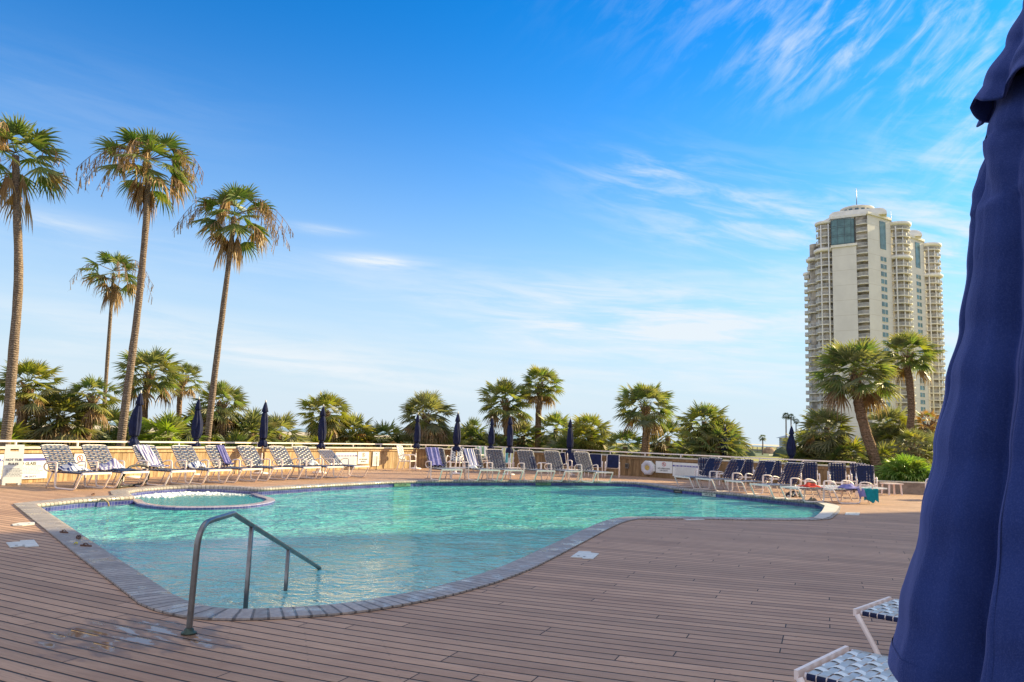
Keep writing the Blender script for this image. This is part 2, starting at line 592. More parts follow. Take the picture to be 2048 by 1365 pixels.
nt.l.new(nt.bump(h, 1.0, 0.19), b.inputs['Normal'])
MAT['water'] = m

# spa water with foam
m, nt, b = base_mat('spa_water')
co = nt.coord()
x, y, z = nt.xyz(co)
n = nt.noise(co, 6, 5, 0.7, 0.5)
grad = nt.math('ADD', nt.math('MULTIPLY', x, -0.20), nt.math('MULTIPLY', y, 0.33))
fm = nt.ss(nt.math('ADD', n, nt.math('MULTIPLY', nt.math('SUBTRACT', grad, 7.85), 0.55)), 0.50, 0.66)
cl = nt.mix(fm, (0.02, 0.24, 0.28), (0.82, 0.86, 0.88))
nt.l.new(cl, b.inputs['Base Color'])
nt.l.new(nt.math('MULTIPLY_ADD', fm, 0.6, 0.22), b.inputs['Roughness'])
b.inputs['IOR'].default_value = 1.33
nt.l.new(nt.bump(nt.math('ADD', n, nt.math('MULTIPLY', fm, 0.8)), 1.0, 0.08), b.inputs['Normal'])
MAT['spa'] = m
MAT['foam'] = simple('white_foam', (0.82, 0.86, 0.88), 0.8, 0.1, 30, bump=1.0, bscale=30)


def board_mat(name, c1, c2):
    m, nt, b = base_mat(name)
    co = nt.coord()
    rnd = nt.new('ShaderNodeNewGeometry').outputs['Random Per Island']
    x, y, z = nt.xyz(co)
    gr = nt.noise(nt.comb(nt.math('MULTIPLY', x, 9.0), nt.math('MULTIPLY', y, 9.0), nt.math('MULTIPLY_ADD', z, 1.2, nt.math('MULTIPLY', rnd, 50.0))), 2.0, 5, 0.65)
    cl = nt.mix(nt.ss(gr, 0.3, 0.75), c1, c2)
    k = nt.math('MULTIPLY_ADD', rnd, 0.5, 0.75)
    cl = nt.mix(1.0, cl, nt.comb(k, k, k), 'MULTIPLY')
    st = nt.ss(nt.noise(co, 1.5, 4, 0.7), 0.55, 0.75)
    cl = nt.mix(nt.math('MULTIPLY', st, 0.35), cl, (0.20, 0.13, 0.08))
    nt.l.new(cl, b.inputs['Base Color'])
    b.inputs['Roughness'].default_value = 0.75
    b.inputs['Specular IOR Level'].default_value = 0.2
    nt.l.new(nt.bump(gr, 0.3, 0.01), b.inputs['Normal'])
    return m


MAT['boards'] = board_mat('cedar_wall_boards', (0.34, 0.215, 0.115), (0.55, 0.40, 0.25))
MAT['shade_boards'] = board_mat('shaded_wall_boards', (0.21, 0.125, 0.06), (0.36, 0.23, 0.12))  # same boards darkened: shade of the far walls put into the colour
MAT['stone'] = simple('planter_boards', (0.30, 0.22, 0.17), 0.85, 0.25, 5, bump=0.4, bscale=30)

# ground beyond the deck
m, nt, b = base_mat('dune_ground')
co = nt.coord()
x, y, z = nt.xyz(co)
n = nt.noise(co, 0.05, 6, 0.65)
n2 = nt.noise(co, 0.6, 6, 0.7)
cl = nt.mix(nt.ss(n, 0.35, 0.65), (0.20, 0.19, 0.035), (0.34, 0.30, 0.055))
cl = nt.mix(nt.math('MULTIPLY', nt.ss(n2, 0.4, 0.7), 0.5), cl, (0.13, 0.14, 0.03))
sand = nt.ss(nt.math('ADD', nt.math('SUBTRACT', y, nt.math('MULTIPLY', x, 1.2)), nt.math('MULTIPLY', n, 60.0)), 400, 430)
cl = nt.mix(sand, cl, (0.50, 0.42, 0.32))
nt.l.new(cl, b.inputs['Base Color'])
b.inputs['Roughness'].default_value = 0.95
nt.l.new(nt.bump(n2, 0.5, 0.2), b.inputs['Normal'])
MAT['ground'] = m
m, nt, b = base_mat('sea_water')
co = nt.coord()
n = nt.noise(nt.comb(nt.math('MULTIPLY', nt.xyz(co)[0], 0.2), nt.xyz(co)[1], 0.0), 0.05, 6, 0.6)
nt.l.new(nt.mix(nt.ss(n, 0.4, 0.65), (0.16, 0.24, 0.27), (0.26, 0.32, 0.33)), b.inputs['Base Color'])
b.inputs['Roughness'].default_value = 0.35
nt.l.new(nt.bump(n, 0.4, 0.4), b.inputs['Normal'])
MAT['sea'] = m
MAT['hedge'] = simple('far_hedge', (0.06, 0.085, 0.05), 0.9, 0.4, 0.6, bump=1.0, bscale=2)

# tower
m, nt, b = base_mat('cream_stucco')
co = nt.coord()
z = nt.xyz(co)[2]
ln = nt.math('LESS_THAN', nt.math('FRACT', nt.math('DIVIDE', z, 5.1)), 0.03)
n = nt.noise(co, 0.2, 5, 0.6)
cl = nt.mix(nt.ss(n, 0.3, 0.7), (0.64, 0.615, 0.59), (0.71, 0.685, 0.655))
cl = nt.mix(nt.math('MULTIPLY', ln, 0.4), cl, (0.40, 0.34, 0.26))
nt.l.new(cl, b.inputs['Base Color'])
b.inputs['Roughness'].default_value = 0.85
MAT['stucco'] = m
MAT['stucco_trim'] = simple('cream_trim', (0.74, 0.71, 0.66), 0.8, 0.08, 0.5)
MAT['tower_glass'] = simple('teal_curtain_glass', (0.09, 0.18, 0.21), 0.12, 0.25, 0.4)
MAT['tower_pane'] = simple('window_glass', (0.06, 0.10, 0.13), 0.1, 0.3, 0.4)
MAT['balcony_rail'] = simple('grey_balcony_rail', (0.56, 0.57, 0.60), 0.6, 0.12, 1)
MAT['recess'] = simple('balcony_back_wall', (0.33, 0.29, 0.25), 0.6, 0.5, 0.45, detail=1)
MAT['hotel'] = simple('hotel_render', (0.62, 0.56, 0.48), 0.85, 0.08, 0.3)

# umbrella canvas
m, nt, b = base_mat('navy_canvas')
co = nt.coord()
weave = nt.noise(co, 260, 3, 0.7)
n = nt.noise(co, 4, 4, 0.6)
cl = nt.mix(nt.ss(n, 0.3, 0.7), (0.0055, 0.020, 0.115), (0.012, 0.032, 0.160))
cl = nt.mix(nt.math('MULTIPLY', nt.ss(weave, 0.4, 0.75), 0.5), cl, (0.05, 0.075, 0.24))
nt.l.new(cl, b.inputs['Base Color'])
b.inputs['Roughness'].default_value = 0.85
b.inputs['Specular IOR Level'].default_value = 0.25
b.inputs['Sheen Weight'].default_value = 0.5
b.inputs['Sheen Tint'].default_value = (0.35, 0.4, 0.9, 1)
xx, yy, zz = nt.xyz(co)
crease = nt.noise(nt.comb(nt.math('MULTIPLY', xx, 9.0), nt.math('MULTIPLY', yy, 9.0), nt.math('MULTIPLY', zz, 2.2)), 1.0, 4, 0.55, 1.2)
bw = nt.new('ShaderNodeBump')
bw.inputs['Strength'].default_value = 0.5
bw.inputs['Distance'].default_value = 0.003
nt.l.new(weave, bw.inputs['Height'])
bc = nt.new('ShaderNodeBump')
bc.inputs['Strength'].default_value = 0.35
bc.inputs['Distance'].default_value = 0.012
nt.l.new(crease, bc.inputs['Height'])
nt.l.new(bw.outputs[0], bc.inputs['Normal'])
nt.l.new(bc.outputs[0], b.inputs['Normal'])
MAT['canvas'] = m
MAT['canvas_far'] = simple('navy_umbrella_cloth', (0.011, 0.016, 0.06), 0.8, 0.25, 6, spec=0.25)

# ------------------------------------------------------------------ light and sky
SUN_EL, SUN_AZ = radians(24), radians(63.4)      # azimuth from +Y towards +X
sd = V((cos(SUN_EL) * sin(SUN_AZ), cos(SUN_EL) * cos(SUN_AZ), sin(SUN_EL)))
sun = bpy.data.lights.new('sun', 'SUN')
sun.energy = 5.0
sun.angle = radians(0.5)
sun.color = (1.0, 0.82, 0.45)
so = bpy.data.objects.new('sun', sun)
COL.objects.link(so)
so.rotation_euler = sd.to_track_quat('Z', 'Y').to_euler()
so.location = (40, 20, 60)

w = bpy.data.worlds.new('World')
SC.world = w
w.use_nodes = True
nt = NT(w.node_tree)
bg = nt.n['Background']
sky = nt.new('ShaderNodeTexSky', sky_type='NISHITA')
sky.sun_disc = False
sky.sun_elevation = SUN_EL
sky.sun_rotation = SUN_AZ
sky.air_density = 1.0
sky.dust_density = 0.4
sky.ozone_density = 3.0
dirv = nt.coord('Generated')
dx, dy, dz = nt.xyz(dirv)
az = nt.math('ARCTAN2', dx, dy)
el = nt.math('ARCSINE', dz)
hs = nt.new('ShaderNodeHueSaturation')
hs.inputs['Saturation'].default_value = 1.32
nt.l.new(sky.outputs[0], hs.inputs['Color'])
skyc = nt.mix(1.0, hs.outputs[0], (0.03, 1.20, 1.56), 'MULTIPLY')
# pale air near the horizon
hq = nt.math('DIVIDE', nt.math('MAXIMUM', el, 0.0), 0.266)
hz = nt.math('POWER', math.e, nt.math('MULTIPLY', nt.math('MULTIPLY', hq, hq), -1.0))
skyc = nt.mix(nt.math('MULTIPLY', hz, 0.98), skyc, (4.8, 5.5, 6.2))


def blob(caz, cel, raz, rel, tilt=0.0):
    a = nt.math('SUBTRACT', az, caz)
    e = nt.math('SUBTRACT', el, cel)
    if tilt:
        a2 = nt.math('ADD', nt.math('MULTIPLY', a, cos(tilt)), nt.math('MULTIPLY', e, sin(tilt)))
        e = nt.math('SUBTRACT', nt.math('MULTIPLY', e, cos(tilt)), nt.math('MULTIPLY', a, sin(tilt)))
        a = a2
    q = nt.math('ADD', nt.math('POWER', nt.math('ABSOLUTE', nt.math('DIVIDE', a, raz)), 2.0), nt.math('POWER', nt.math('ABSOLUTE', nt.math('DIVIDE', e, rel)), 2.0))
    return nt.math('POWER', math.e, nt.math('MULTIPLY', q, -1.0))


def streaks(sa, se, rot, scale, detail=7, rough=0.62, dist=0.4, off=0.0):
    a = nt.math('ADD', nt.math('MULTIPLY', az, cos(rot)), nt.math('MULTIPLY', el, sin(rot)))
    e = nt.math('SUBTRACT', nt.math('MULTIPLY', el, cos(rot)), nt.math('MULTIPLY', az, sin(rot)))
    return nt.noise(nt.comb(nt.math('MULTIPLY', a, sa), nt.math('MULTIPLY', e, se), off), scale, detail, rough, dist)


s1 = nt.ss(streaks(5, 16, radians(38), 2.4, off=1), 0.40, 0.74)       # mottled high cirrus
s2 = nt.ss(streaks(4, 22, radians(-14), 1.9, off=5), 0.38, 0.72)      # sweeping wisps
s3 = nt.ss(streaks(3.5, 30, radians(-3), 1.6, off=9), 0.30, 0.74)     # low bands


def add(*xs):
    r = xs[0]
    for q in xs[1:]:
        r = nt.math('ADD', r, q)
    return r


def mul(a, b_):
    return nt.math('MULTIPLY', a, b_)


cl1 = mul(add(mul(blob(0.43, 0.55, 0.25, 0.10, radians(-8)), 0.4), mul(blob(0.40, 0.47, 0.09, 0.05), 0.5), mul(blob(0.56, 0.40, 0.08, 0.12), 0.5)), s1)
cl2 = mul(add(mul(blob(0.27, 0.30, 0.17, 0.055, radians(-12)), 0.45), mul(blob(0.17, 0.345, 0.06, 0.02), 0.5), mul(blob(0.38, 0.26, 0.16, 0.06), 0.5), mul(blob(0.56, 0.20, 0.10, 0.16), 0.8)), s2)
cl3 = mul(add(mul(blob(0.16, 0.155, 0.24, 0.042), 1.35), mul(blob(0.30, 0.11, 0.25, 0.05), 0.6), mul(blob(-0.26, 0.085, 0.22, 0.026, radians(-7)), 0.9),
              mul(blob(-0.185, 0.221, 0.05, 0.008), 1.4), mul(blob(-0.27, 0.255, 0.05, 0.006), 0.7), mul(blob(-0.60, 0.22, 0.10, 0.012), 0.7),
              mul(blob(-0.1, 0.20, 0.5, 0.03), 0.30), mul(blob(-0.55, 0.10, 0.25, 0.04), 0.5), mul(blob(-0.55, 0.36, 0.2, 0.05), 0.10), mul(blob(0.05, 0.08, 0.5, 0.03), 0.4)), s3)
cld = nt.math('MULTIPLY', add(cl1, cl2, cl3), 0.95, clamp=True)
skyc = nt.mix(nt.math('MINIMUM', cld, 0.92), skyc, (5.6, 6.1, 6.5))
# bright fill added to the unseen sky overhead and behind the viewer
sky_fill = nt.math('MAXIMUM', nt.ss(el, radians(40), radians(58)), mul(nt.ss(nt.math('ABSOLUTE', az), radians(58), radians(95)), nt.ss(el, radians(2), radians(12))))
sky_fill = mul(sky_fill, nt.math('MULTIPLY_ADD', s2, 0.3, 0.7))
skyc = nt.mix(sky_fill, skyc, (6.4, 6.5, 7.0))
nt.l.new(skyc, bg.inputs['Color'])
bg.inputs['Strength'].default_value = 0.068
SC.view_settings.view_transform = 'Standard'
SC.view_settings.look = 'None'
SC.view_settings.gamma = 1
SC.view_settings.exposure = 1.14
SC.cycles.use_denoising = True
SC.cycles.max_bounces = 6
SC.cycles.sample_clamp_indirect = 6

# ------------------------------------------------------------------ pool outline and deck
def arc_len(P, closed=True):
    L = [0.0]
    for i in range(1, len(P) + (1 if closed else 0)):
        L.append(L[-1] + (V(P[i % len(P)]) - V(P[i - 1])).length)
    return L


def P2(px, py):
    g = G(px, py)
    return (g.x, g.y)


# spa (hot tub) outline, its deck side first
SPA_BACK = [P2(262, 990), P2(258, 984), P2(275, 980.5), P2(300, 978), P2(340, 975), P2(380, 973.5), P2(450, 975), P2(515, 979)]
SPA_FRONT = [P2(535, 985), P2(551, 990), P2(545, 995), P2(520, 999.5), P2(480, 1003), P2(400, 1005), P2(330, 1004), P2(280, 998)]
# pool edge, clockwise seen from above, starting at the far left corner
smooth_part = [P2(1250, 1035), P2(1215, 1041), P2(1180, 1054), P2(1130, 1077), P2(1080, 1100), P2(1040, 1118), P2(1000, 1135), P2(930, 1159), P2(850, 1180), P2(780, 1194),
               P2(700, 1207), P2(630, 1214), P2(560, 1218), P2(510, 1220), P2(460, 1220), P2(420, 1215), P2(385, 1206), P2(355, 1194)]
sm = [(p.x, p.y) for p in smooth_path([(a, b_, 0) for a, b_ in smooth_part], 3)]
EDGE = [P2(75, 1010), P2(160, 1001), P2(270, 994)]
EDGE_FAR = [P2(515, 979), P2(650, 971), P2(780, 964.5), P2(860, 962.5), P2(1000, 962.5), P2(1150, 963), P2(1240, 964.5), P2(1265, 965.5), P2(1290, 968), P2(1349, 977), P2(1480, 989.5), P2(1560, 998), P2(1630, 1005)]
EDGE_END = [P2(1650, 1013), P2(1645, 1024), P2(1625, 1036), P2(1600, 1037.5), P2(1480, 1037), P2(1360, 1035)]
POOL = EDGE + SPA_BACK[:1] + SPA_BACK[1:] + EDGE_FAR[1:] + EDGE_END + sm + [P2(225, 1110), P2(150, 1060)]


def offset(poly, dist):
    "offset a closed plan polygon outwards"
    n = len(poly)
    area = sum(poly[i][0] * poly[(i + 1) % n][1] - poly[(i + 1) % n][0] * poly[i][1] for i in range(n))
    sg = 1 if area > 0 else -1
    out = []
    for i in range(n):
        p0, p1, p2 = V(poly[i - 1]), V(poly[i]), V(poly[(i + 1) % n])
        a, b_ = (p1 - p0).normalized(), (p2 - p1).normalized()
        na, nb = V((a.y, -a.x)) * sg, V((b_.y, -b_.x)) * sg
        nn = na + nb
        if nn.length < 0.2:
            nn = na
        nn.normalize()
        k = min(1.6, 1 / max(0.35, nn.dot(na)))
        d = dist(i) if callable(dist) else dist
        q = p1 + nn * d * k
        out.append((q.x, q.y))
    return out


nP = len(POOL)
i_left = [i for i in range(nP) if POOL[i] in (EDGE[0], P2(225, 1110), P2(150, 1060), sm[-1])]


def coping_w(i):
    if i in i_left or i == 0:
        return 0.38
    j = nP - 3 - i            # steps back from the last curve point
    return 0.40


OUTER = offset(POOL, coping_w)
# take out the small loops that offsetting leaves in tight corners
def clean(poly, mind=0.05):
    out = []
    for p in poly:
        if not out or (V(p) - V(out[-1])).length > mind:
            out.append(p)
    return out


WALL_PTS = [(-17.4, 9.5), (-13.9, 16.5), (-12.55, 19.8), (-11.4, 22.5), (-8.6, 28.4), (-6.0, 33.0), (-4.4, 35.4), (-2.2, 36.9), (0.2, 37.4), (2.6, 36.7), (5.2, 35.2), (7.3, 33.6), (10.3, 31.3), (13.3, 29.1)]
DECK_OUT = [(-30, 9.0)] + [(x, y) for x, y in WALL_PTS] + [(14.0, 28.6), (40, 26), (60, 26), (60, -20), (-30, -20)]
tri_src = [[V((x, y, 0)) for x, y in DECK_OUT], [V((x, y, 0)) for x, y in OUTER]]
tris = tessellate_polygon(tri_src)
flat = tri_src[0] + tri_src[1]
mb = MB()
for p in flat:
    mb.vert(p)
for t in tris:
    a, b_, c_ = (flat[i] for i in t)
    if (b_ - a).cross(c_ - a).z < 0:
        t = (t[0], t[2], t[1])
    mb.face(t)
struct(mb.build('deck', MAT['deck']))

# coping: flat pavers with a rounded nose over the water
mb = MB()
La = arc_len(POOL)
prof = [(0.0, 0.004, 1), (0.0, 0.022, 1), (0.30, 0.024, 1), (0.78, 0.026, 1), (0.93, 0.018, 1), (1.0, -0.004, 1), (1.0, -0.05, 1), (0.94, -0.06, 1)]
fine_in, fine_out, fl = [], [], []
for i in range(nP):
    j = (i + 1) % nP
    L = (V(POOL[j]) - V(POOL[i])).length
    k = max(1, int(L / 0.5))
    for q in range(k):
        t = q / k
        fine_in.append(V(POOL[i]).lerp(V(POOL[j]), t))
        fine_out.append(V(OUTER[i]).lerp(V(OUTER[j]), t))
        fl.append(La[i] + L * t)
nf = len(fine_in)
rows = []
for i in range(nf + 1):
    a, b_ = fine_out[i % nf], fine_in[i % nf]
    s_ = fl[i] if i < nf else La[-1]
    rows.append([mb.vert((*(a + (b_ - a) * t), z), s_) for t, z, _ in prof])
for i in range(nf):
    for k in range(len(prof) - 1):
        mb.face((rows[i][k], rows[i][k + 1], rows[i + 1][k + 1], rows[i + 1][k]), 0, k >= 2)
bm_o = mb.build('pool_coping', MAT['coping'])
struct(bm_o)

# tiled pool wall below the coping
WATER = -0.17
mb = MB()
rows = []
SH = offset([tuple(p) for p in fine_in], 0.03)
for i in range(nf + 1):
    p = SH[i % nf]
    s_ = fl[i] if i < nf else La[-1]
    rows.append([mb.vert((p[0], p[1], z), s_) for z in (-0.055, -0.9)])
for i in range(nf):
    mb.face((rows[i][0], rows[i][1], rows[i + 1][1], rows[i + 1][0]))
struct(mb.build('pool_wall', MAT['tile']))

# water sheet
def sheet(poly, z, name, mat):
    pts = [V((x, y, z)) for x, y in poly]
    mb = MB()
    for p in pts:
        mb.vert(p)
    for t in tessellate_polygon([pts]):
        a, b_, c_ = (pts[i] for i in t)
        if (b_ - a).cross(c_ - a).z < 0:
            t = (t[0], t[2], t[1])
        mb.face(t)
    return struct(mb.build(name, mat))


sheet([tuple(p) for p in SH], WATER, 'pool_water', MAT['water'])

# spa: ring wall standing in the pool, water inside, foam heaps
spa_c = V((-7.55, 18.75))
FR = [SPA_BACK[-1]] + SPA_FRONT + [P2(262, 990)]
FRs = [(p.x, p.y) for p in smooth_path([(a, b_, 0) for a, b_ in FR], 3)]
mb = MB()
L = arc_len(FRs, False)
rows = []
for i, p in enumerate(FRs):
    p = V(p)
    d = (spa_c - p).normalized()
    q = p + d * 0.22
    rows.append([mb.vert((*a, z), L[i]) for a, z in ((p, -0.5), (p, -0.12), (p + d * .025, -0.10), (q, -0.10), (q, -0.4))])
for i in range(len(FRs) - 1):
    for k in range(4):
        mb.face((rows[i][k], rows[i][k + 1], rows[i + 1][k + 1], rows[i + 1][k]), 1 if k in (1, 2) else 0)
struct(mb.build('spa_wall', [MAT['tile'], MAT['spatile']]))
SPA_IN = [tuple(V(p) + (V(p) - spa_c).normalized() * 0.05) for p in SPA_BACK] + [tuple(V(p) + (spa_c - V(p)).normalized() * 0.15) for p in SPA_FRONT]
sheet(SPA_IN, -0.135, 'spa_water', MAT['spa'])
mb = MB()
Lb = arc_len(SPA_BACK, False)
rows = [[mb.vert((*(V(p) + (V(p) - spa_c).normalized() * 0.02), z), Lb[i]) for z in (-0.05, -0.5)] for i, p in enumerate(SPA_BACK)]
for i in range(len(SPA_BACK) - 1):
    mb.face((rows[i][0], rows[i][1], rows[i + 1][1], rows[i + 1][0]))
struct(mb.build('spa_back_wall', MAT['tile']))
mb = MB()
for k in range(170):
    t = random.random()
    i = int(t * (len(SPA_BACK) - 2)) + 1
    p = V(SPA_BACK[i]).lerp(V(SPA_BACK[i + 1 if i + 1 < len(SPA_BACK) else i]), random.random())
    d = (spa_c - p).normalized()
    p = p + d * random.uniform(0.12, 0.95)
    r = random.uniform(0.02, 0.065)
    if t > 0.86:
        r *= 0.5
    mb.lathe([(r, -0.15), (r * 0.9, -0.13 + r * 0.15), (r * 0.6, -0.13 + r * 0.4), (r * 0.12, -0.13 + r * 0.55)], 7, 0, (p.x, p.y), lambda a, z, rr: rr * random.uniform(0.6, 1.3))
o = mb.build('spa_foam', MAT['foam'])
o['kind'] = 'stuff'

# pale end slab at the right corner of the pool (wide tiled corner)
mb = MB()
poly = [P2(1632, 1006), P2(1650, 1008), P2(1674, 1013), P2(1679, 1016), P2(1672, 1025), P2(1660, 1036), P2(1645, 1041), P2(1628, 1038.5), P2(1644, 1025), P2(1650, 1014)]
if sum(poly[i][0] * poly[(i + 1) % len(poly)][1] - poly[(i + 1) % len(poly)][0] * poly[i][1] for i in range(len(poly))) < 0:
    poly = poly[::-1]
mb.prism(poly, 0.0285, 0.034, 0)
struct(mb.build('pool_corner_paving', simple('pale_corner_paving', (0.55, 0.50, 0.45), 0.6, 0.12, 5, bump=0.2, bscale=40)))

# ------------------------------------------------------------------ ground, beach, sea
mb = MB()
mb.quad((-9000, -300, -1.0), (9000, -300, -1.0), (9000, 9000, -1.0), (-9000, 9000, -1.0))
struct(mb.build('ground', MAT['ground']))
mb = MB()
poly = [V((-9000, 520, -0.9)), V((-300, 512, -0.9)), V((-60, 505, -0.9)), V((120, 520, -0.9)), V((330, 900, -0.9)), V((2600, 9000, -0.9)), V((-9000, 9000, -0.9))]
ids = [mb.vert(p) for p in poly]
mb.face(ids)
struct(mb.build('sea', MAT['sea']))


def strip(name, pts, zz, mat):
    mb = MB()
    mb.face([mb.vert((x, y, zz)) for x, y in pts])
    return struct(mb.build(name, mat))


def GP(px, py, z=-1.0):
    g = G(px, py, z)
    return (g.x, g.y)


strip('hedge_strip', [GP(1480, 913), GP(1600, 915), GP(1640, 910), GP(1640, 906), GP(1550, 906.5), GP(1500, 905)][::1], -0.985, simple('dark_green_planting', (0.07, 0.10, 0.045), 0.95, 0.3, 0.4, bump=0.6, bscale=1.5))  # flat strip of dark green low planting
strip('beach_path', [GP(1538, 911.5), GP(1566, 911), GP(1566, 909.6), GP(1538, 909.6)], -0.975, simple('pale_path', (0.5, 0.42, 0.3), 0.9, 0.1, 1))

# ------------------------------------------------------------------ timber walls with cap and handrail
CAPZ, RAILZ = 0.93, 1.07


def wall(name, label, pts, posts, board='boards', rail=True, rail_span=None):
    t = thing(name, label, 'wall', (pts[0][0], pts[0][1], 0))
    P = [V((p[0] - pts[0][0], p[1] - pts[0][1], 0)) for p in pts]
    mb, top, cap = MB(), MB(), MB()
    for a, b_ in zip(P, P[1:]):
        d = (b_ - a)
        L = d.length
        d.normalize()
        nrm = V((d.y, -d.x, 0))
        rz = atan2(d.y, d.x)
        n = max(1, round(L / 0.142))
        for k in range(n):
            c_ = a + d * (k + 0.5) * L / n - nrm * 0.02
            mb.box((c_.x, c_.y, 0.385), (L / n - 0.008, 0.022 + random.uniform(0, 0.006), 0.77), rz)
        c_ = (a + b_) / 2
        q = c_ - nrm * 0.045
        mb.box((q.x, q.y, 0.38), (L, 0.02, 0.74), rz)
        q = c_ + nrm * 0.008
        top.box((q.x, q.y, 0.815), (L, 0.045, 0.095), rz)
        q = c_ - nrm * 0.13
        cap.box((q.x, q.y, 0.905), (L + 0.05, 0.44, 0.05), rz)
        q = c_ - nrm * 0.2
        cap.box((q.x, q.y, 0.45), (L, 0.1, 0.9), rz)
    mb.build('cladding', MAT[board], t)
    top.build('ledger_board', MAT[board], t)
    cap.build('cap', MAT['cap'], t)
    if rail:
        # rail line runs over the cap
        acc = [0.0]
        for a, b_ in zip(P, P[1:]):
            acc.append(acc[-1] + (b_ - a).length)

        def at(s_):
            s_ = min(max(s_, 0), acc[-1])
            for i in range(len(P) - 1):
                if s_ <= acc[i + 1] + 1e-6:
                    d = (P[i + 1] - P[i])
                    L = d.length
                    d = d / L
                    return P[i] + d * (s_ - acc[i]) - V((d.y, -d.x, 0)) * 0.16
            return P[-1]
        s0, s1 = rail_span if rail_span else (0, acc[-1])
        rp = [at(s0)] + [at(x) for x in acc if s0 < x < s1] + [at(s1)]
        mb = MB()
        for a, b_ in zip(rp, rp[1:]):
            d = (b_ - a).normalized()
            mb.bar(a + V((0, 0, RAILZ)) - d * 0.012, b_ + V((0, 0, RAILZ)) + d * 0.012, 0.05, 0.05)
        mb.build('handrail', MAT['white'], t)
        n = int((s1 - s0) / posts)
        for k in range(n + 1):
            p = at(s0 + (k + 0.4) * posts) if k < n else at(s1 - 0.03)
            pm = MB()
            pm.box((p.x, p.y, (0.931 + RAILZ - 0.026) / 2), (0.04, 0.04, RAILZ - 0.026 - 0.931))
            pm.build('rail_post', MAT['white'], t)
    return t


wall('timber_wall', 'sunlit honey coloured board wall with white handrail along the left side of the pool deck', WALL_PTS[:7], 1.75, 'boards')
wall('timber_wall', 'curved board wall with white rail at the far end of the deck behind the middle chairs', WALL_PTS[6:10], 1.75, 'shade_boards')
wall('timber_wall', 'shaded brown board wall with white rail carrying the life ring case at the right', WALL_PTS[9:], 1.75, 'shade_boards')
# low planter wall beyond the gap
t = thing('planter_wall', 'low dark retaining wall with pale top rail under the green bush at far right', 'wall', (13.5, 28.75, 0))
mb = MB()
a, b_ = V((0.05, -0.12, 0)), V((26, -3.3, 0))
rz = atan2((b_ - a).y, (b_ - a).x)
L = (b_ - a).length
for k in range(3):
    c_ = (a + b_) / 2
    mb.box((c_.x, c_.y + random.uniform(0, .006), 0.065 + 0.132 * k), (L, 0.06, 0.128), rz)
mb.build('retaining_boards', MAT['stone'], t)
mb = MB()
c_ = (a + b_) / 2
mb.box((c_.x, c_.y + 0.05, 0.425), (L, 0.2, 0.045), rz)
mb.build('cap', MAT['cap'], t)
mb = MB()
c_ = (a + b_) / 2
mb.box((c_.x + 0.05, c_.y + 1.4, -0.35), (L, 2.5, 1.5), rz)
mb.build('soil', simple('planter_soil', (0.10, 0.075, 0.05), 0.95, 0.4, 3), t)
# short return rail with two bent posts left of it
t = thing('gate_rail', 'short white pipe rail with bent end post beside the leaning palm trunk', 'handrail', (13.35, 29.6, 0))
mb = MB()
mb.tube(smooth_path([(-0.62, 0.05, 1.07), (-0.1, 0.0, 1.07), (0.08, 0, 1.05), (0.1, 0, 0.95), (0.12, -0.02, 0.0)], 4), 0.028, 8)
mb.build('pipe', MAT['white'], t)
mb = MB()
mb.lathe([(0.06, 0.0), (0.06, 0.012), (0.03, 0.014)], 12, 0, (0.12, -0.02))
mb.build('flange', MAT['white'], t)

# ------------------------------------------------------------------ the hotel that shades the near deck (right of the view)
e = V((sin(SUN_AZ), cos(SUN_AZ), 0))
nn = V((e.y, -e.x, 0))
P0 = V((8.15, 18.95, 0)) + e * 46
t = thing('hotel_block', 'tall pale hotel block standing right of the view and shading the near deck', 'building', (P0.x, P0.y, -1))
rz = atan2(nn.y, nn.x)
mb = MB()
Lh, Dh, Hh = 95, 18, 56
mb.prism([tuple((nn * a + e * b_).xy) for a, b_ in ((0, 0), (Lh, 0), (Lh, Dh), (0, Dh))], 0, Hh)
mb.build('wall', MAT['hotel'], t)
for fl_ in range(17):
    mb = MB()
    c_ = nn * Lh / 2 - e * 0.75
    mb.box((c_.x, c_.y, 3.3 + fl_ * 3.1), (Lh - 3, 1.46, 0.22), rz)
    c_ = nn * Lh / 2 - e * 1.44
    mb.box((c_.x, c_.y, 3.96 + fl_ * 3.1), (Lh - 3, 0.06, 1.05), rz)
    mb.build('balcony', MAT['hotel'], t)
    mb = MB()
    for k in range(22):
        c_ = nn * (4 + k * 4.1) - e * 0.02
        mb.box((c_.x, c_.y, 4.6 + fl_ * 3.1), (2.8, 0.06, 2.1), rz)
    mb.build('window_row', MAT['tower_pane'], t)
# ------------------------------------------------------------------ strap loungers
# local axes: origin under the middle of the foot bar, +Y towards the head, X across
LW = 0.35


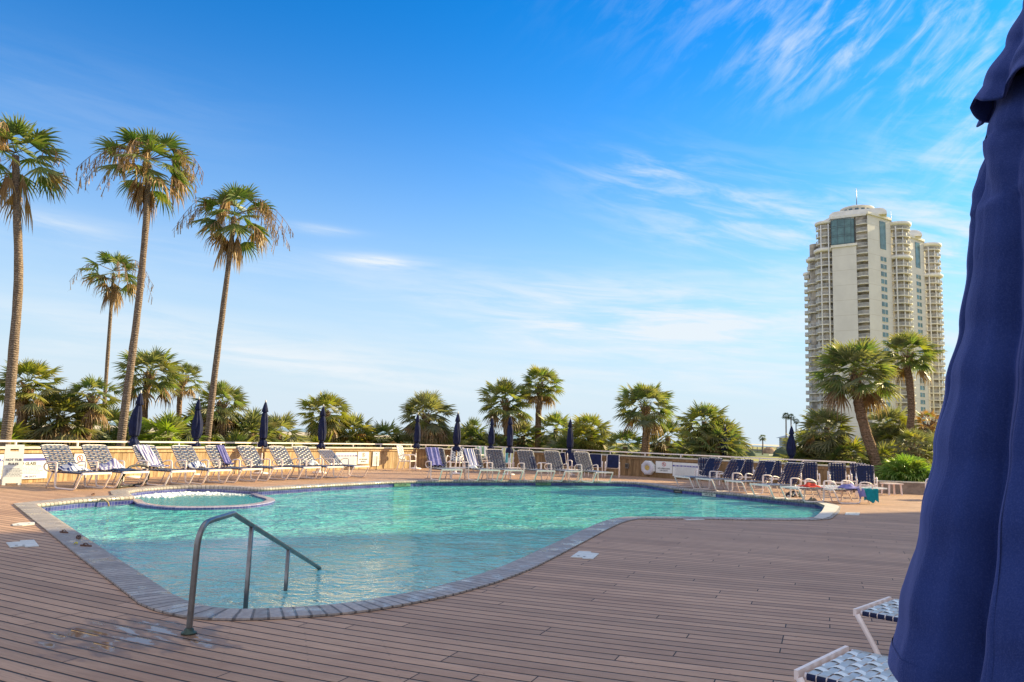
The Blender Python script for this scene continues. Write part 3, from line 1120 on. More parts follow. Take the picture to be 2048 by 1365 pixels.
def strap_weave(mb, y0, z0, y1, z1, w, rows, gap, ncol, wrap=True, m_cross=0, m_long=1, colw=0.05, over_top=True, half=LW, m_wrap=0):
    "woven panel between (y0,z0) and (y1,z1): cross bands wrap the side rails, long bands weave over and under"
    a, b_ = V((0, y0, z0)), V((0, y1, z1))
    d = b_ - a
    L = d.length
    d.normalize()
    n = V((0, -d.z, d.y))
    pitch = L / rows
    for k in range(rows):
        c_ = a + d * (k + 0.5) * pitch
        hw = pitch * (1 - gap) / 2
        # flat band plus the turn round each rail
        xs = [-half - 0.024, -half - 0.012, -half + 0.02]
        for j in range(ncol + 1):
            xs.append(-half + 0.02 + (2 * half - 0.04) * (j / ncol))
        prof = []
        nc = 8
        for j in range(nc * 2 + 1):
            x = -half + (2 * half) * j / (nc * 2)
            z = 0.0195 + 0.003 * cos(pi * j / nc * ncol + (pi if k % 2 else 0))
            prof.append((x, z))
        prof = [(-half - 0.018, -0.016), (-half - 0.0225, 0.004), (-half - 0.012, 0.0185)] + prof[1:-1] + [(half + 0.012, 0.0185), (half + 0.0225, 0.004), (half + 0.018, -0.016)]
        ids = []
        for x, z in prof:
            p = c_ + V((x, 0, 0)) + n * z
            ids.append((mb.vert(p - d * hw), mb.vert(p + d * hw)))
        for i in range(len(ids) - 1):
            mb.face((ids[i][0], ids[i + 1][0], ids[i + 1][1], ids[i][1]), m_wrap if i < 2 or i > len(ids) - 4 else m_cross, True)
    for j in range(ncol):
        x = -half + 0.05 + (2 * half - 0.10) * (j + 0.5) / ncol
        ids = []
        nst = rows * 4
        for i in range(-1, nst + 2):
            s_ = min(max(i / nst, 0.0), 1.0) * L
            off = 0.0205 + 0.0065 * sin(pi * i / 4 + (pi if j % 2 else 0))
            if i == -1:
                p = a - d * 0.028
                off = 0.0
            elif i == nst + 1:
                p = b_ + d * 0.028
                off = 0.0
            else:
                p = a + d * s_
            p = p + n * off + V((x, 0, 0))
            ids.append((mb.vert(p - V((colw / 2, 0, 0))), mb.vert(p + V((colw / 2, 0, 0)))))
        for i in range(len(ids) - 1):
            mb.face((ids[i][0], ids[i][1], ids[i + 1][1], ids[i + 1][0]), m_long, True)


def make_lounger(kind, ang, seat, back, white_under=True, long_mat=None):
    t = thing('strap_lounger', kind, 'lounger', (0, 0, 0))
    zs, yh = 0.40, 1.18
    wm = MAT['white']
    bl = 0.80
    bt = V((0, yh + bl * cos(ang), zs + bl * sin(ang)))
    fr = MB()
    for sx in (-1, 1):
        x = sx * LW
        fr.tube(smooth_path([(x, 0.04, zs), (x, 0.3, zs), (x, 0.8, zs - 0.006), (x, yh + 0.04, zs)], 2), 0.0185, 8)
    fr.bar((-LW - 0.03, 0.0, zs), (LW + 0.03, 0.0, zs), 0.022, 0.05)
    fr.tube([(-LW, 1.16, zs - 0.03), (LW, 1.16, zs - 0.03)], 0.014, 6)
    fr.build('seat_frame', wm, t)
    bf = MB()
    bf.tube(smooth_path([(-LW, yh + 0.03, zs + 0.03), (-LW, yh + (bl - 0.1) * cos(ang), zs + (bl - 0.1) * sin(ang)), (-LW + 0.07, bt.y, bt.z), (0, bt.y + 0.004, bt.z + 0.006), (LW - 0.07, bt.y, bt.z),
                         (LW, yh + (bl - 0.1) * cos(ang), zs + (bl - 0.1) * sin(ang)), (LW, yh + 0.03, zs + 0.03)], 3), 0.017, 8)
    bf.build('backrest_frame', wm, t)
    for sx in (-1, 1):
        x = sx * (LW + 0.035)
        lg = MB()
        lg.tube(smooth_path([(x, 0.02, zs - 0.01), (x, 0.13, 0.20), (x, 0.22, 0.045), (x, 0.34, 0.018), (x, 0.6, 0.018), (x, 0.84, 0.018), (x, 0.93, 0.05), (x, 0.95, 0.15)], 3), 0.021, 8)
        lg.bar((x, 0.95, 0.13), (x, 0.97, 0.60), 0.024, 0.06, 0, V((0, 1, 0)))
        lg.build('leg', wm, t)
        ar = MB()
        ar.tube(smooth_path([(x, 0.965, 0.60), (x, 1.0, 0.625), (x + sx * 0.03, 1.15, 0.63), (x + sx * 0.035, 1.30, 0.60), (x + sx * 0.02, 1.40, 0.52), (x, 1.38, 0.44), (x - sx * 0.02, 1.26, 0.40)], 3), 0.019, 8)
        ar.build('armrest', wm, t)
        rl = MB()
        rl.tube(smooth_path([(x - sx * 0.03, 1.12, zs - 0.01), (x - sx * 0.03, 1.2, 0.22), (x - sx * 0.03, 1.31, 0.015)], 3), 0.019, 8)
        rl.build('leg', wm, t)
    st = MB()
    strap_weave(st, 0.05, zs, yh - 0.02, zs, LW, 20, 0.14, 5, m_wrap=2, colw=0.056)
    st.build('seat_straps', seat + [MAT['navy']], t)
    bk = MB()
    strap_weave(bk, yh + 0.05 * cos(ang), zs + 0.05 * sin(ang), yh + (bl - 0.012) * cos(ang), zs + (bl - 0.012) * sin(ang), LW, 13, 0.32 if white_under else 0.3, 5)
    bk.build('back_straps', back, t)
    if white_under:
        wu = MB()
        a = V((0, yh + 0.05 * cos(ang), zs + 0.05 * sin(ang)))
        b_ = V((0, yh + (bl - 0.02) * cos(ang), zs + (bl - 0.02) * sin(ang)))
        d = (b_ - a).normalized()
        n = V((0, -d.z, d.y))
        for k in range(14):
            c_ = a + (b_ - a) * (k / 13) + n * 0.004
            p, q = c_ - d * 0.012, c_ + d * 0.012
            wu.quad(p - V((LW + .01, 0, 0)), p + V((LW + .01, 0, 0)), q + V((LW + .01, 0, 0)), q - V((LW + .01, 0, 0)))
        wu.build('lining_straps', MAT['pale_strap'], t)
    return t


SN, NV, PS, GS = MAT['seat_navy'], MAT['navy'], MAT['pale_strap'], MAT['grey_strap']
lg_left = make_lounger('', radians(50), [SN, SN], [SN, SN])
lg_low = make_lounger('', radians(38), [SN, SN], [SN, SN])
lg_mid = make_lounger('', radians(60), [PS, SN], [NV, NV])
lg_right = make_lounger('', radians(58), [PS, SN], [NV, NV], False)
lg_flat = make_lounger('', radians(4), [PS, PS], [PS, PS], False)
lg_near = make_lounger('', radians(40), [GS, PS], [NV, PS], False)
used = set()
LG = 'strap loungers round the pool'


def place(proto, loc, rz, label, cat, group):
    o = proto
    if proto.name in used:
        o = copy_tree(proto)
    used.add(proto.name)
    o.location = loc
    o.rotation_euler = (0, 0, rz)
    tag(o, label, cat, group)
    return o


def heading(dx, dy):
    "rotation that turns local +Y to the plan direction (dx, dy)"
    return atan2(-dx, dy)


LOUNGE = {}


def lounge(key, proto, px, py, hd, label):
    g = G(px, py, 0.40)
    LOUNGE[key] = place(proto, (g.x, g.y, 0), heading(*hd), label, 'lounger', LG)
    return LOUNGE[key]


HL = (-0.907, 0.42)
lounge('L1', lg_left, 195, 947.5, HL, 'navy strap lounger nearest the hot tub rules sign, crumpled striped towel on its seat')
lounge('L2', lg_left, 273, 945, HL, 'navy strap lounger behind the bent grab rail, white and blue towel heaped on it')
lounge('L3', lg_left, 368, 943, (-0.89, 0.45), 'navy strap lounger with a purple striped towel hanging down its whole back')
lounge('L4', lg_left, 441, 941, (-0.88, 0.47), 'navy strap lounger with a small blue and white towel bunched on the seat')
lounge('L5', lg_left, 505, 939, (-0.88, 0.47), 'navy strap lounger with a faded purple towel over the right side of its back')
lounge('L6', lg_left, 566, 937, (-0.88, 0.47), 'bare navy strap lounger between the towelled one and the grated wall shadow')
lounge('L7', lg_left, 625, 935.5, (-0.87, 0.49), 'bare navy strap lounger just left of the parasol near the left wall end')
lounge('L8', lg_left, 671, 934.5, (-0.86, 0.5), 'navy strap lounger with a small white cloth, right beside the fourth parasol pole')
lounge('L9', lg_low, 724, 933.5, (-0.86, 0.5), 'lowest reclined navy strap lounger, last of the left row before the signs')
HM = (-0.50, 0.866)
lounge('M1', lg_mid, 905, 940, HM, 'strap lounger at the left end of the middle row with purple towel over its back')
lounge('M2', lg_mid, 981, 941, HM, 'strap lounger with a purple and white towel, second along the middle row')
lounge('M3', lg_mid, 1029, 941.5, HM, 'strap lounger with navy top band in front of the teal and yellow towel')
lounge('M4', lg_mid, 1093, 942.5, HM, 'bare navy and white strap lounger alone right of the striped beach towel')
lounge('M5', lg_mid, 1148, 943.5, HM, 'bare strap lounger in front of the first navy sling chair and the far parasol')
lounge('M6', lg_mid, 1210, 945.5, HM, 'strap lounger at the right end of the middle row before the last sling chairs')
HR = (0.88, 0.47)
lounge('R1', lg_right, 1363, 954.5, HR, 'navy strap lounger at the left end of the right row near the pool rules board')
lounge('R2', lg_right, 1407, 958.5, HR, 'navy strap lounger left of the white parasol pole in the right row')
lounge('R3', lg_right, 1466, 963, HR, 'navy strap lounger above the white depth marker in the right row')
lounge('R4', lg_right, 1518, 970, HR, 'navy strap lounger leaning below the rightmost closed parasol')
rr = lounge('R5', lg_flat, 1578, 975.5, (0.93, 0.36), 'flat white strap lounger holding a red towel, patterned bag under it')
lounge('R6', lg_flat, 1648, 978, (0.96, 0.28), 'flat white strap lounger with teal and purple towels hanging off its side')
# two loungers beside the camera
g = (G(1710, 1222, 0.40) + G(1780, 1203, 0.40)) / 2
LOUNGE['N1'] = place(lg_near, (g.x, g.y, 0), heading(0.70, -0.71), 'pale grey strap lounger beside the large near parasol, the farther of two', 'lounger', LG)
g = (G(1598, 1352, 0.40) + G(1688, 1299, 0.40)) / 2
LOUNGE['N2'] = place(lg_near, (g.x, g.y, 0), heading(0.72, -0.69), 'pale grey strap lounger cut off by the bottom edge, nearest the viewer', 'lounger', LG)


# ------------------------------------------------------------------ upright chairs
def make_strap_chair(back=None):
    t = thing('strap_chair', '', 'chair')
    wm = MAT['white']
    hw, sd_ = 0.27, 0.50
    fr = MB()
    fr.tube([(-hw, 0, 0.42), (-hw, sd_, 0.40)], 0.02, 8)
    fr.tube([(hw, 0, 0.42), (hw, sd_, 0.40)], 0.016, 8)
    fr.bar((-hw, 0, 0.42), (hw, 0, 0.42), 0.03, 0.04)
    fr.build('seat_frame', wm, t)
    bt = V((0, sd_ + 0.18, 1.06))
    bf = MB()
    bf.tube(smooth_path([(-hw, sd_ - 0.02, 0.42), (-hw, bt.y - 0.02, 0.98), (-hw + 0.06, bt.y, 1.05), (0, bt.y, 1.06), (hw - 0.06, bt.y, 1.05), (hw, bt.y - 0.02, 0.98), (hw, sd_ - 0.02, 0.42)], 3), 0.016, 8)
    bf.build('backrest_frame', wm, t)
    for sx in (-1, 1):
        x = sx * (hw + 0.035)
        lg = MB()
        lg.tube(smooth_path([(x, 0.02, 0.60), (x, 0.0, 0.45), (x, 0.0, 0.0)], 3), 0.023, 8)
        lg.build('leg', wm, t)
        lg = MB()
        lg.tube(smooth_path([(x, sd_ - 0.02, 0.46), (x, sd_ + 0.05, 0.22), (x, sd_ + 0.12, 0.0)], 3), 0.022, 8)
        lg.build('leg', wm, t)
        ar = MB()
        ar.tube(smooth_path([(x, 0.02, 0.58), (x, 0.07, 0.66), (x, 0.22, 0.68), (x, 0.42, 0.65), (x - sx * 0.02, 0.57, 0.60)], 3), 0.023, 8)
        ar.build('armrest', wm, t)
    st = MB()
    strap_weave(st, 0.03, 0.42, sd_ - 0.02, 0.40, hw, 8, 0.2, 4, half=hw)
    st.build('seat_straps', [PS, PS], t)
    bk = MB()
    strap_weave(bk, sd_ + 0.02, 0.47, bt.y - 0.01, 1.045, hw, 11, 0.2, 5, half=hw, colw=0.055)
    bk.build('back_straps', back or [NV, NV], t)
    return t


def make_sling_chair():
    t = thing('sling_chair', '', 'chair')
    wm = MAT['white']
    hw = 0.25
    sl = MB()
    pr = smooth_path([(0, 0.0, 0.45), (0, 0.22, 0.42), (0, 0.42, 0.41), (0, 0.50, 0.47), (0, 0.58, 0.70), (0, 0.66, 0.97)], 3)
    for a, b_ in zip(pr, pr[1:]):
        sl.quad(a - V((hw, 0, 0)), a + V((hw, 0, 0)), b_ + V((hw, 0, 0)), b_ - V((hw, 0, 0)), 0, True)
        n = V((0, -(b_ - a).z, (b_ - a).y)).normalized() * -0.012
        sl.quad(a - V((hw, 0, 0)) + n, b_ - V((hw, 0, 0)) + n, b_ + V((hw, 0, 0)) + n, a + V((hw, 0, 0)) + n, 0, True)
    sl.build('sling', MAT['canvas_far'], t)
    for sx in (-1, 1):
        x = sx * (hw + 0.012)
        fr = MB()
        fr.tube([(x, p.y, p.z) for p in pr], 0.015, 8)
        fr.build('side_rail', wm, t)
        x = sx * (hw + 0.045)
        lg = MB()
        lg.tube(smooth_path([(x, 0.02, 0.0), (x, 0.03, 0.3), (x, 0.05, 0.60), (x, 0.12, 0.665), (x, 0.3, 0.67), (x, 0.48, 0.655), (x - sx * 0.02, 0.58, 0.64)], 3), 0.018, 8)
        lg.build('leg', wm, t)
        lg = MB()
        lg.tube(smooth_path([(x, 0.46, 0.655), (x, 0.50, 0.4), (x, 0.60, 0.0)], 3), 0.018, 8)
        lg.build('leg', wm, t)
    fr = MB()
    fr.tube([(-hw - .04, 0.03, 0.42), (hw + .04, 0.03, 0.42)], 0.013, 6)
    fr.tube([(-hw - .04, 0.50, 0.40), (hw + .04, 0.50, 0.40)], 0.013, 6)
    fr.build('cross_bar', wm, t)
    return t


strap_chair = make_strap_chair()
pale_chair = make_strap_chair([PS, SN])
sling_chair = make_sling_chair()


def chair(proto, px, py, z, hd, label, group):
    "px, py = where the middle of the seat front edge (height z) shows"
    g = G(px, py, z)
    return place(proto, (g.x, g.y, 0), heading(*hd), label, 'chair', group)


SCG = 'strap chairs behind the right row'
FAW = (0.0, 1.0)
chair(strap_chair, 1412, 953.5, .42, (0.25, 0.97), 'upright navy strap armchair behind the first lounger of the right row', SCG)
chair(strap_chair, 1491, 955, .42, (0.3, 0.95), 'upright navy strap armchair right of the white parasol pole', SCG)
chair(strap_chair, 1550, 958.5, .42, (0.25, 0.97), 'upright navy strap armchair half hidden behind two leaning loungers, left of the rightmost parasol', SCG)
chair(strap_chair, 1621, 963, .42, (0.3, 0.95), 'upright navy strap armchair just left of the small white wall sign', SCG)
chair(strap_chair, 1679, 966, .42, (0.3, 0.95), 'upright navy strap armchair right of the small white wall sign', SCG)
chair(strap_chair, 1722, 964, .42, (0.3, 0.95), 'navy strap armchair mostly hidden behind the last armchair by the palm trunk', SCG)
chair(strap_chair, 1734, 971, .42, (0.35, 0.94), 'last navy strap armchair of the row in front of the leaning palm trunk', SCG)
chair(strap_chair, 1868, 975, .42, (0.9, 0.4), 'white armchair half hidden by the near parasol at the far right', SCG)
SLG = 'navy sling chairs by the far wall'
chair(sling_chair, 1133, 932, .44, (-0.4, 0.92), 'navy sling armchair behind the lounger left of the far parasol', SLG)
chair(sling_chair, 1157, 933, .44, (-0.3, 0.95), 'navy sling armchair just right of the far parasol pole', SLG)
chair(sling_chair, 1191, 934.5, .44, (0.1, 0.99), 'navy sling armchair behind the last lounger of the middle row', SLG)
chair(sling_chair, 1224, 936, .44, (0.2, 0.98), 'navy sling armchair standing clear at the right end by the wall box', SLG)
TBG = 'chairs round the tables at the far wall'
chair(pale_chair, 826, 922.5, .42, (-0.96, 0.28), 'lone strap chair casting its shadow on the sunlit wall end', TBG)
chair(pale_chair, 906, 925, .42, (0.2, 0.98), 'white framed chair behind the first purple towel lounger', TBG)
chair(pale_chair, 938, 925, .42, (-0.8, 0.6), 'white framed chair seen side on between the two purple towels', TBG)
green_chair = chair(pale_chair, 966, 922, .42, (-0.2, 0.98), 'white framed chair with a green and white towel on its back', TBG)
striped_chair = chair(pale_chair, 1012, 927, .42, (0.1, 1.0), 'white framed chair wearing the teal and yellow striped beach towel', TBG)


# ------------------------------------------------------------------ small tables
def make_table(r, h, round_=True):
    t = thing('side_table', '', 'table')
    tp = MB()
    if round_:
        tp.lathe([(r * 0.97, h - 0.03), (r, h - 0.025), (r, h - 0.005), (r * 0.98, h)], 24)
    else:
        tp.box((0, 0, h - 0.02), (2 * r, 1.3 * r, 0.035))
    tp.build('tabletop', MAT['white'], t)
    for sx in (-1, 1):
        for sy in (-1, 1):
            lg = MB()
            k = 0.6 if round_ else 0.82
            lg.bar((sx * r * k * 0.9, sy * r * 0.5, h - 0.035), (sx * r * k, sy * r * 0.55, 0.0), 0.045, 0.045, 0, V((0, 1, 0)))
            lg.build('leg', MAT['white'], t)
    return t


tb_small = make_table(0.28, 0.45)
tb_box = make_table(0.33, 0.42, False)
tb_high = make_table(0.55, 0.72)
TG = 'small white tables between the chairs'


def table(proto, px, py, z, rz, label):
    g = G(px, py, z)
    return place(proto, (g.x, g.y, 0), rz, label, 'table', TG)


table(tb_small, 1088, 925.5, .45, 0, 'small white table between the lone lounger and the first sling chair')
table(tb_box, 1148, 939, .42, 0.3, 'low white table under the far parasol beside the rightmost middle lounger')
table(tb_box, 1033, 936, .42, 0.2, 'low white table below the teal and yellow towel')
table(tb_box, 917, 935, .42, 0.2, 'low white table between the two loungers with purple towels')
table(tb_small, 1445, 947.5, .45, 0, 'small white table at the foot of the right parasol pole')
table(tb_box, 1783, 966.5, .42, 0.25, 'white slab side table standing free in front of the planter wall')
table(tb_high, 945, 909, .72, 0, 'round white dining table among the chairs at the far wall')


# ------------------------------------------------------------------ towels and bags
def towel_grid(fn, nu, nv, mat, name, label, root, cat='towel', thick=0.012, mats=None):
    "sheet given by fn(u, v) in the local space of root; two skins so that it has a thickness"
    mb = MB()
    P = [[V(fn(i / nu, j / nv)) for j in range(nv + 1)] for i in range(nu + 1)]
    N = []
    for i in range(nu + 1):
        row = []
        for j in range(nv + 1):
            a = P[min(i + 1, nu)][j] - P[max(i - 1, 0)][j]
            b_ = P[i][min(j + 1, nv)] - P[i][max(j - 1, 0)]
            n = a.cross(b_)
            row.append(n.normalized() if n.length > 1e-9 else V((0, 0, 1)))
        N.append(row)
    A = [[mb.vert(P[i][j] + N[i][j] * thick / 2) for j in range(nv + 1)] for i in range(nu + 1)]
    B = [[mb.vert(P[i][j] - N[i][j] * thick / 2) for j in range(nv + 1)] for i in range(nu + 1)]
    for i in range(nu):
        for j in range(nv):
            mb.face((A[i][j], A[i + 1][j], A[i + 1][j + 1], A[i][j + 1]), 0, True)
            mb.face((B[i][j], B[i][j + 1], B[i + 1][j + 1], B[i + 1][j]), 0, True)
    for i in range(nu):
        mb.face((A[i][0], B[i][0], B[i + 1][0], A[i + 1][0]))
        mb.face((A[i][nv], A[i + 1][nv], B[i + 1][nv], B[i][nv]))
    for j in range(nv):
        mb.face((A[0][j], A[0][j + 1], B[0][j + 1], B[0][j]))
        mb.face((A[nu][j], B[nu][j], B[nu][j + 1], A[nu][j + 1]))
    o = mb.build(name, mat)
    o.location = root.location
    o.rotation_euler = root.rotation_euler
    tag(o, label, cat, 'beach towels left on the furniture')
    return o


def back_towel(key, ang, x0, x1, length, mat, label, front_drop, skew=0.0, seat_run=0.0):
    "hangs over the top bar of a lounger: a short tail behind, a long run down the front of the back"
    zs, yh, bl = 0.40, 1.18, 0.80
    d = V((0, cos(ang), sin(ang)))
    n = V((0, -d.z, d.y))
    root = V((0, yh, zs))
    ph = random.uniform(0, 6)

    def fn(u, v):
        s_ = v * length
        tail = 0.22
        x = x0 + (x1 - x0) * u
        x += skew * max(0, s_ - tail)
        wv = 0.014 * sin(u * 17 + ph) + 0.008 * sin(u * 31 + v * 5 + ph)
        if s_ < tail:
            p = root + d * (bl - (tail - s_)) - n * (0.035 - wv)
        elif s_ < tail + 0.06:
            q = (s_ - tail) / 0.06
            p = root + d * (bl + 0.02 * sin(q * pi)) + n * (-0.03 + 0.075 * q + wv)
        elif s_ < tail + 0.06 + front_drop:
            q = s_ - tail - 0.06
            p = root + d * (bl - q) + n * (0.045 + wv)
        else:
            q = s_ - tail - 0.06 - front_drop
            p = root + d * (bl - front_drop) + n * 0.045 + V((0, -q, wv - 0.02))
        return (x, p.y, p.z)
    return towel_grid(fn, 24, 24, mat, 'towel', label, LOUNGE[key])


def heap_towel(root, cx, cy, z, sx, sy, h, mat, label, rough=1.0, name='towel', cat='towel'):
    ph = [random.uniform(0, 6) for _ in range(6)]

    def fn(u, v):
        a, b_ = u * 2 - 1, v * 2 - 1
        r = min(1, sqrt(a * a * 0.8 + b_ * b_ * 0.8))
        hh = (1 - r ** 2.2) * h
        hh *= 0.65 + 0.35 * sin(u * 9 + ph[0] + 2 * sin(v * 7 + ph[1]))
        hh += 0.25 * h * rough * max(0, sin(u * 14 + ph[2]) * sin(v * 11 + ph[3])) * (1 - r ** 4)
        return (cx + a * sx * (1 + 0.12 * sin(v * 8 + ph[4])), cy + b_ * sy * (1 + 0.12 * sin(u * 8 + ph[5])), z + 0.012 + max(0, hh))
    return towel_grid(fn, 26, 26, mat, name, label, root, cat)


A50, A60 = radians(50), radians(60)
heap_towel(LOUNGE['L1'], 0.02, 0.95, 0.42, 0.30, 0.32, 0.16, MAT['stripe_blue'], 'blue and white striped towel crumpled on the lounger nearest the rules signs')
heap_towel(LOUNGE['L2'], -0.02, 0.95, 0.42, 0.34, 0.26, 0.24, MAT['stripe_purple'], 'white and lilac towel heaped on the lounger behind the grab rail')
heap_towel(LOUNGE['L2'], 0.03, 0.45, 0.42, 0.30, 0.30, 0.05, MAT['darkblue'], 'flat dark blue cloth spread on the lounger behind the grab rail')
back_towel('L3', A50, -0.30, 0.10, 1.25, MAT['stripe_purple'], 'lilac and white striped towel hung over a whole lounger back', 0.70, 0.20)
heap_towel(LOUNGE['L4'], -0.05, 0.98, 0.42, 0.28, 0.22, 0.18, MAT['stripe_blue'], 'small blue and white towel bunched at the back of the fourth lounger from the left')
back_towel('L5', A50, 0.06, 0.33, 1.1, MAT['purple'], 'faded purple towel over the right half of a lounger back left of the bare loungers', 0.66, -0.05)
heap_towel(LOUNGE['L8'], -0.02, 1.02, 0.42, 0.2, 0.14, 0.16, MAT['whitecloth'], 'small white cloth on the lounger beside the fourth parasol pole')
back_towel('M1', A60, -0.36, 0.12, 1.1, MAT['purple'], 'purple towel over the lounger back at the left end of the middle row', 0.68, 0.05)
back_towel('M2', A60, -0.36, 0.05, 1.15, MAT['stripe_purple'], 'purple and white towel over the second lounger back of the middle row', 0.68, 0.12)
heap_towel(LOUNGE['M2'], -0.22, 0.98, 0.42, 0.16, 0.22, 0.10, MAT['whitecloth'], 'white cloth lying on the second lounger of the middle row')
heap_towel(LOUNGE['R5'], 0.05, 0.75, 0.42, 0.24, 0.26, 0.11, MAT['red'], 'bright red towel lying on a white lounger in the right row')
heap_towel(LOUNGE['R6'], 0.1, 0.85, 0.42, 0.26, 0.34, 0.12, MAT['purple'], 'purple towel bunched on the lounger beside the teal towel')


def hang_towel(root, x0, x1, y0, z0, drop, mat, label, flare=0.05):
    ph = random.uniform(0, 6)

    def fn(u, v):
        x = x0 + (x1 - x0) * u
        wv = 0.03 * sin(u * 11 + ph) * v
        if v < 0.2:
            return (x, y0 + 0.22 - v * 1.1, z0 + 0.012 + 0.01 * sin(u * 9))
        q = (v - 0.2) / 0.8
        return (x + 0.05 * q * sin(u * 6 + ph), y0 - 0.02 - flare * q + wv, z0 + 0.012 - q * drop * (1 - 0.25 * abs(sin(u * 5 + 1))))
    return towel_grid(fn, 20, 20, mat, 'towel', label, root)


# teal towel hanging off the near side of the last lounger
R6 = LOUNGE['R6']
dummy = type('o', (), {})()
dummy.location = R6.matrix_basis @ V((0.33, 1.42, 0)) if False else Matrix.LocRotScale(R6.location, R6.rotation_euler, None) @ V((LW + 0.02, 1.35, 0))
dummy.rotation_euler = (0, 0, R6.rotation_euler[2] + pi / 2)
hang_towel(dummy, -0.28, 0.25, 0.0, 0.43, 0.42, MAT['teal'], 'teal towel hanging off the last lounger at the right')
dummy.location = Matrix.LocRotScale(R6.location, R6.rotation_euler, None) @ V((LW + 0.02, 0.95, 0))
hang_towel(dummy, -0.1, 0.14, 0.0, 0.43, 0.3, MAT['purple'], 'end of a purple towel dangling left of the teal towel')


def chair_towel(root, x0, x1, mat, label, front=0.5):
    "over the back of an upright strap chair, mostly down the side that faces the pool"
    ph = random.uniform(0, 6)

    def fn(u, v):
        x = x0 + (x1 - x0) * u
        wv = 0.016 * sin(u * 15 + ph)
        if v < 0.35:
            q = v / 0.35
            return (x, 0.735 - 0.0 * q + wv - 0.08 * (1 - q), 0.70 + 0.385 * q)
        q = (v - 0.35) / 0.65
        return (x + 0.03 * q * sin(u * 5), 0.64 - 0.19 * q + wv - 0.04 * q, 1.085 - q * (0.18 + front))
    return towel_grid(fn, 20, 22, mat, 'towel', label, root)


chair_towel(striped_chair, -0.27, 0.27, MAT['stripe_teal'], 'teal and yellow striped beach towel hanging from a chair at the far wall', 0.55)
chair_towel(green_chair, -0.2, 0.2, MAT['green_towel'], 'green and white towel on a chair back behind the middle loungers', 0.3)
# bag and small things on the right deck
R5 = LOUNGE['R5']


def at_root(px, py, z=0.0, rz=0.0):
    d_ = type('o', (), {})()
    d_.location = G(px, py, z)
    d_.rotation_euler = (0, 0, rz)
    return d_


o = heap_towel(at_root(1588, 994), 0, 0, 0.0, 0.26, 0.20, 0.19, MAT['pattern'], 'black and white patterned bag lying under the lounger with the red towel', name='beach_bag', cat='bag')
o = heap_towel(at_root(1626, 1003), 0, 0, 0.0, 0.12, 0.08, 0.10, MAT['grey'], 'small grey bundle on the deck at the pool corner', name='bundle', cat='bundle')
o = heap_towel(at_root(1706, 984), 0, 0, 0.0, 0.20, 0.16, 0.85, MAT['darkblue'], 'tall slumped dark blue beach bag standing between the last two armchairs', name='beach_bag', cat='bag', rough=0.4)
for o in COL.objects:
    if o.name.startswith(('beach_bag', 'bundle')) and 'group' in o:
        del o['group']


def sandal(px, py, rz, label):
    t = thing('sandal', label, 'sandal', G(px, py, 0.024), rz, 'sandals left on the coping')
    t.scale = (0.7, 0.7, 0.6)
    mb = MB()
    out = [(0.045 * cos(a) * (1 + 0.15 * sin(a)), 0.13 * sin(a)) for a in [2 * pi * k / 16 for k in range(16)]]
    mb.prism(out, 0.0, 0.028)
    mb.build('sole', MAT['sandal'], t)
    mb = MB()
    mb.tube(smooth_path([(-0.042, -0.01, 0.026), (-0.02, 0.03, 0.065), (0.0, 0.06, 0.03), (0.02, 0.03, 0.065), (0.042, -0.01, 0.026)], 3), 0.009, 6)
    mb.build('strap', MAT['sandal'], t)


sandal(128, 1066, 1.1, 'small brown sandal on the pool coping just inside the shadow edge')
sandal(157, 1077, 0.5, 'small brown sandal on the coping between another sandal and a yellow clip')
sandal(172, 1093, 1.3, 'small brown sandal nearest the viewer on the pool coping')
mb = MB()
mb.tube(smooth_path([(-0.02, 0, 0.006), (-0.01, 0.02, 0.02), (0.012, 0.018, 0.02), (0.02, -0.008, 0.006)], 3), 0.007, 6)
o = mb.build('clip', MAT['yellow'])
o.location = G(151, 1089, 0.024)
tag(o, 'tiny yellow plastic clip lying on the pool coping among sandals', 'clip')
sandal(186, 990.5, 0.3, 'small brown sandal alone on the sunlit deck above the blue waterline tiles')

# ------------------------------------------------------------------ white skimmer lids in the deck
def lid(corners, label, split=None):
    pts = [G(px, py, 0) for px, py in corners]
    c_ = sum(pts, V((0, 0, 0))) / len(pts)
    mb = MB()
    poly = [((p - c_).x, (p - c_).y) for p in pts]
    if sum(poly[i][0] * poly[(i + 1) % len(poly)][1] - poly[(i + 1) % len(poly)][0] * poly[i][1] for i in range(len(poly))) < 0:
        poly = poly[::-1]
    mb.prism(poly, 0.002, 0.012)
    t = thing('skimmer_lid', label, 'lid', (c_.x, c_.y, 0), 0, 'white skimmer lids set in the deck')
    mb.build('plate', MAT['plate'], t)
    sm_ = MB()
    sm_.lathe([(0.018, 0.012), (0.018, 0.014), (0.005, 0.0145)], 10, 0, (poly[0][0] * 0.5, poly[0][1] * 0.5))
    sm_.lathe([(0.018, 0.012), (0.018, 0.014), (0.005, 0.0145)], 10, 0, (poly[2][0] * 0.5, poly[2][1] * 0.5))
    sm_.build('screw', MAT['dark_steel'], t)


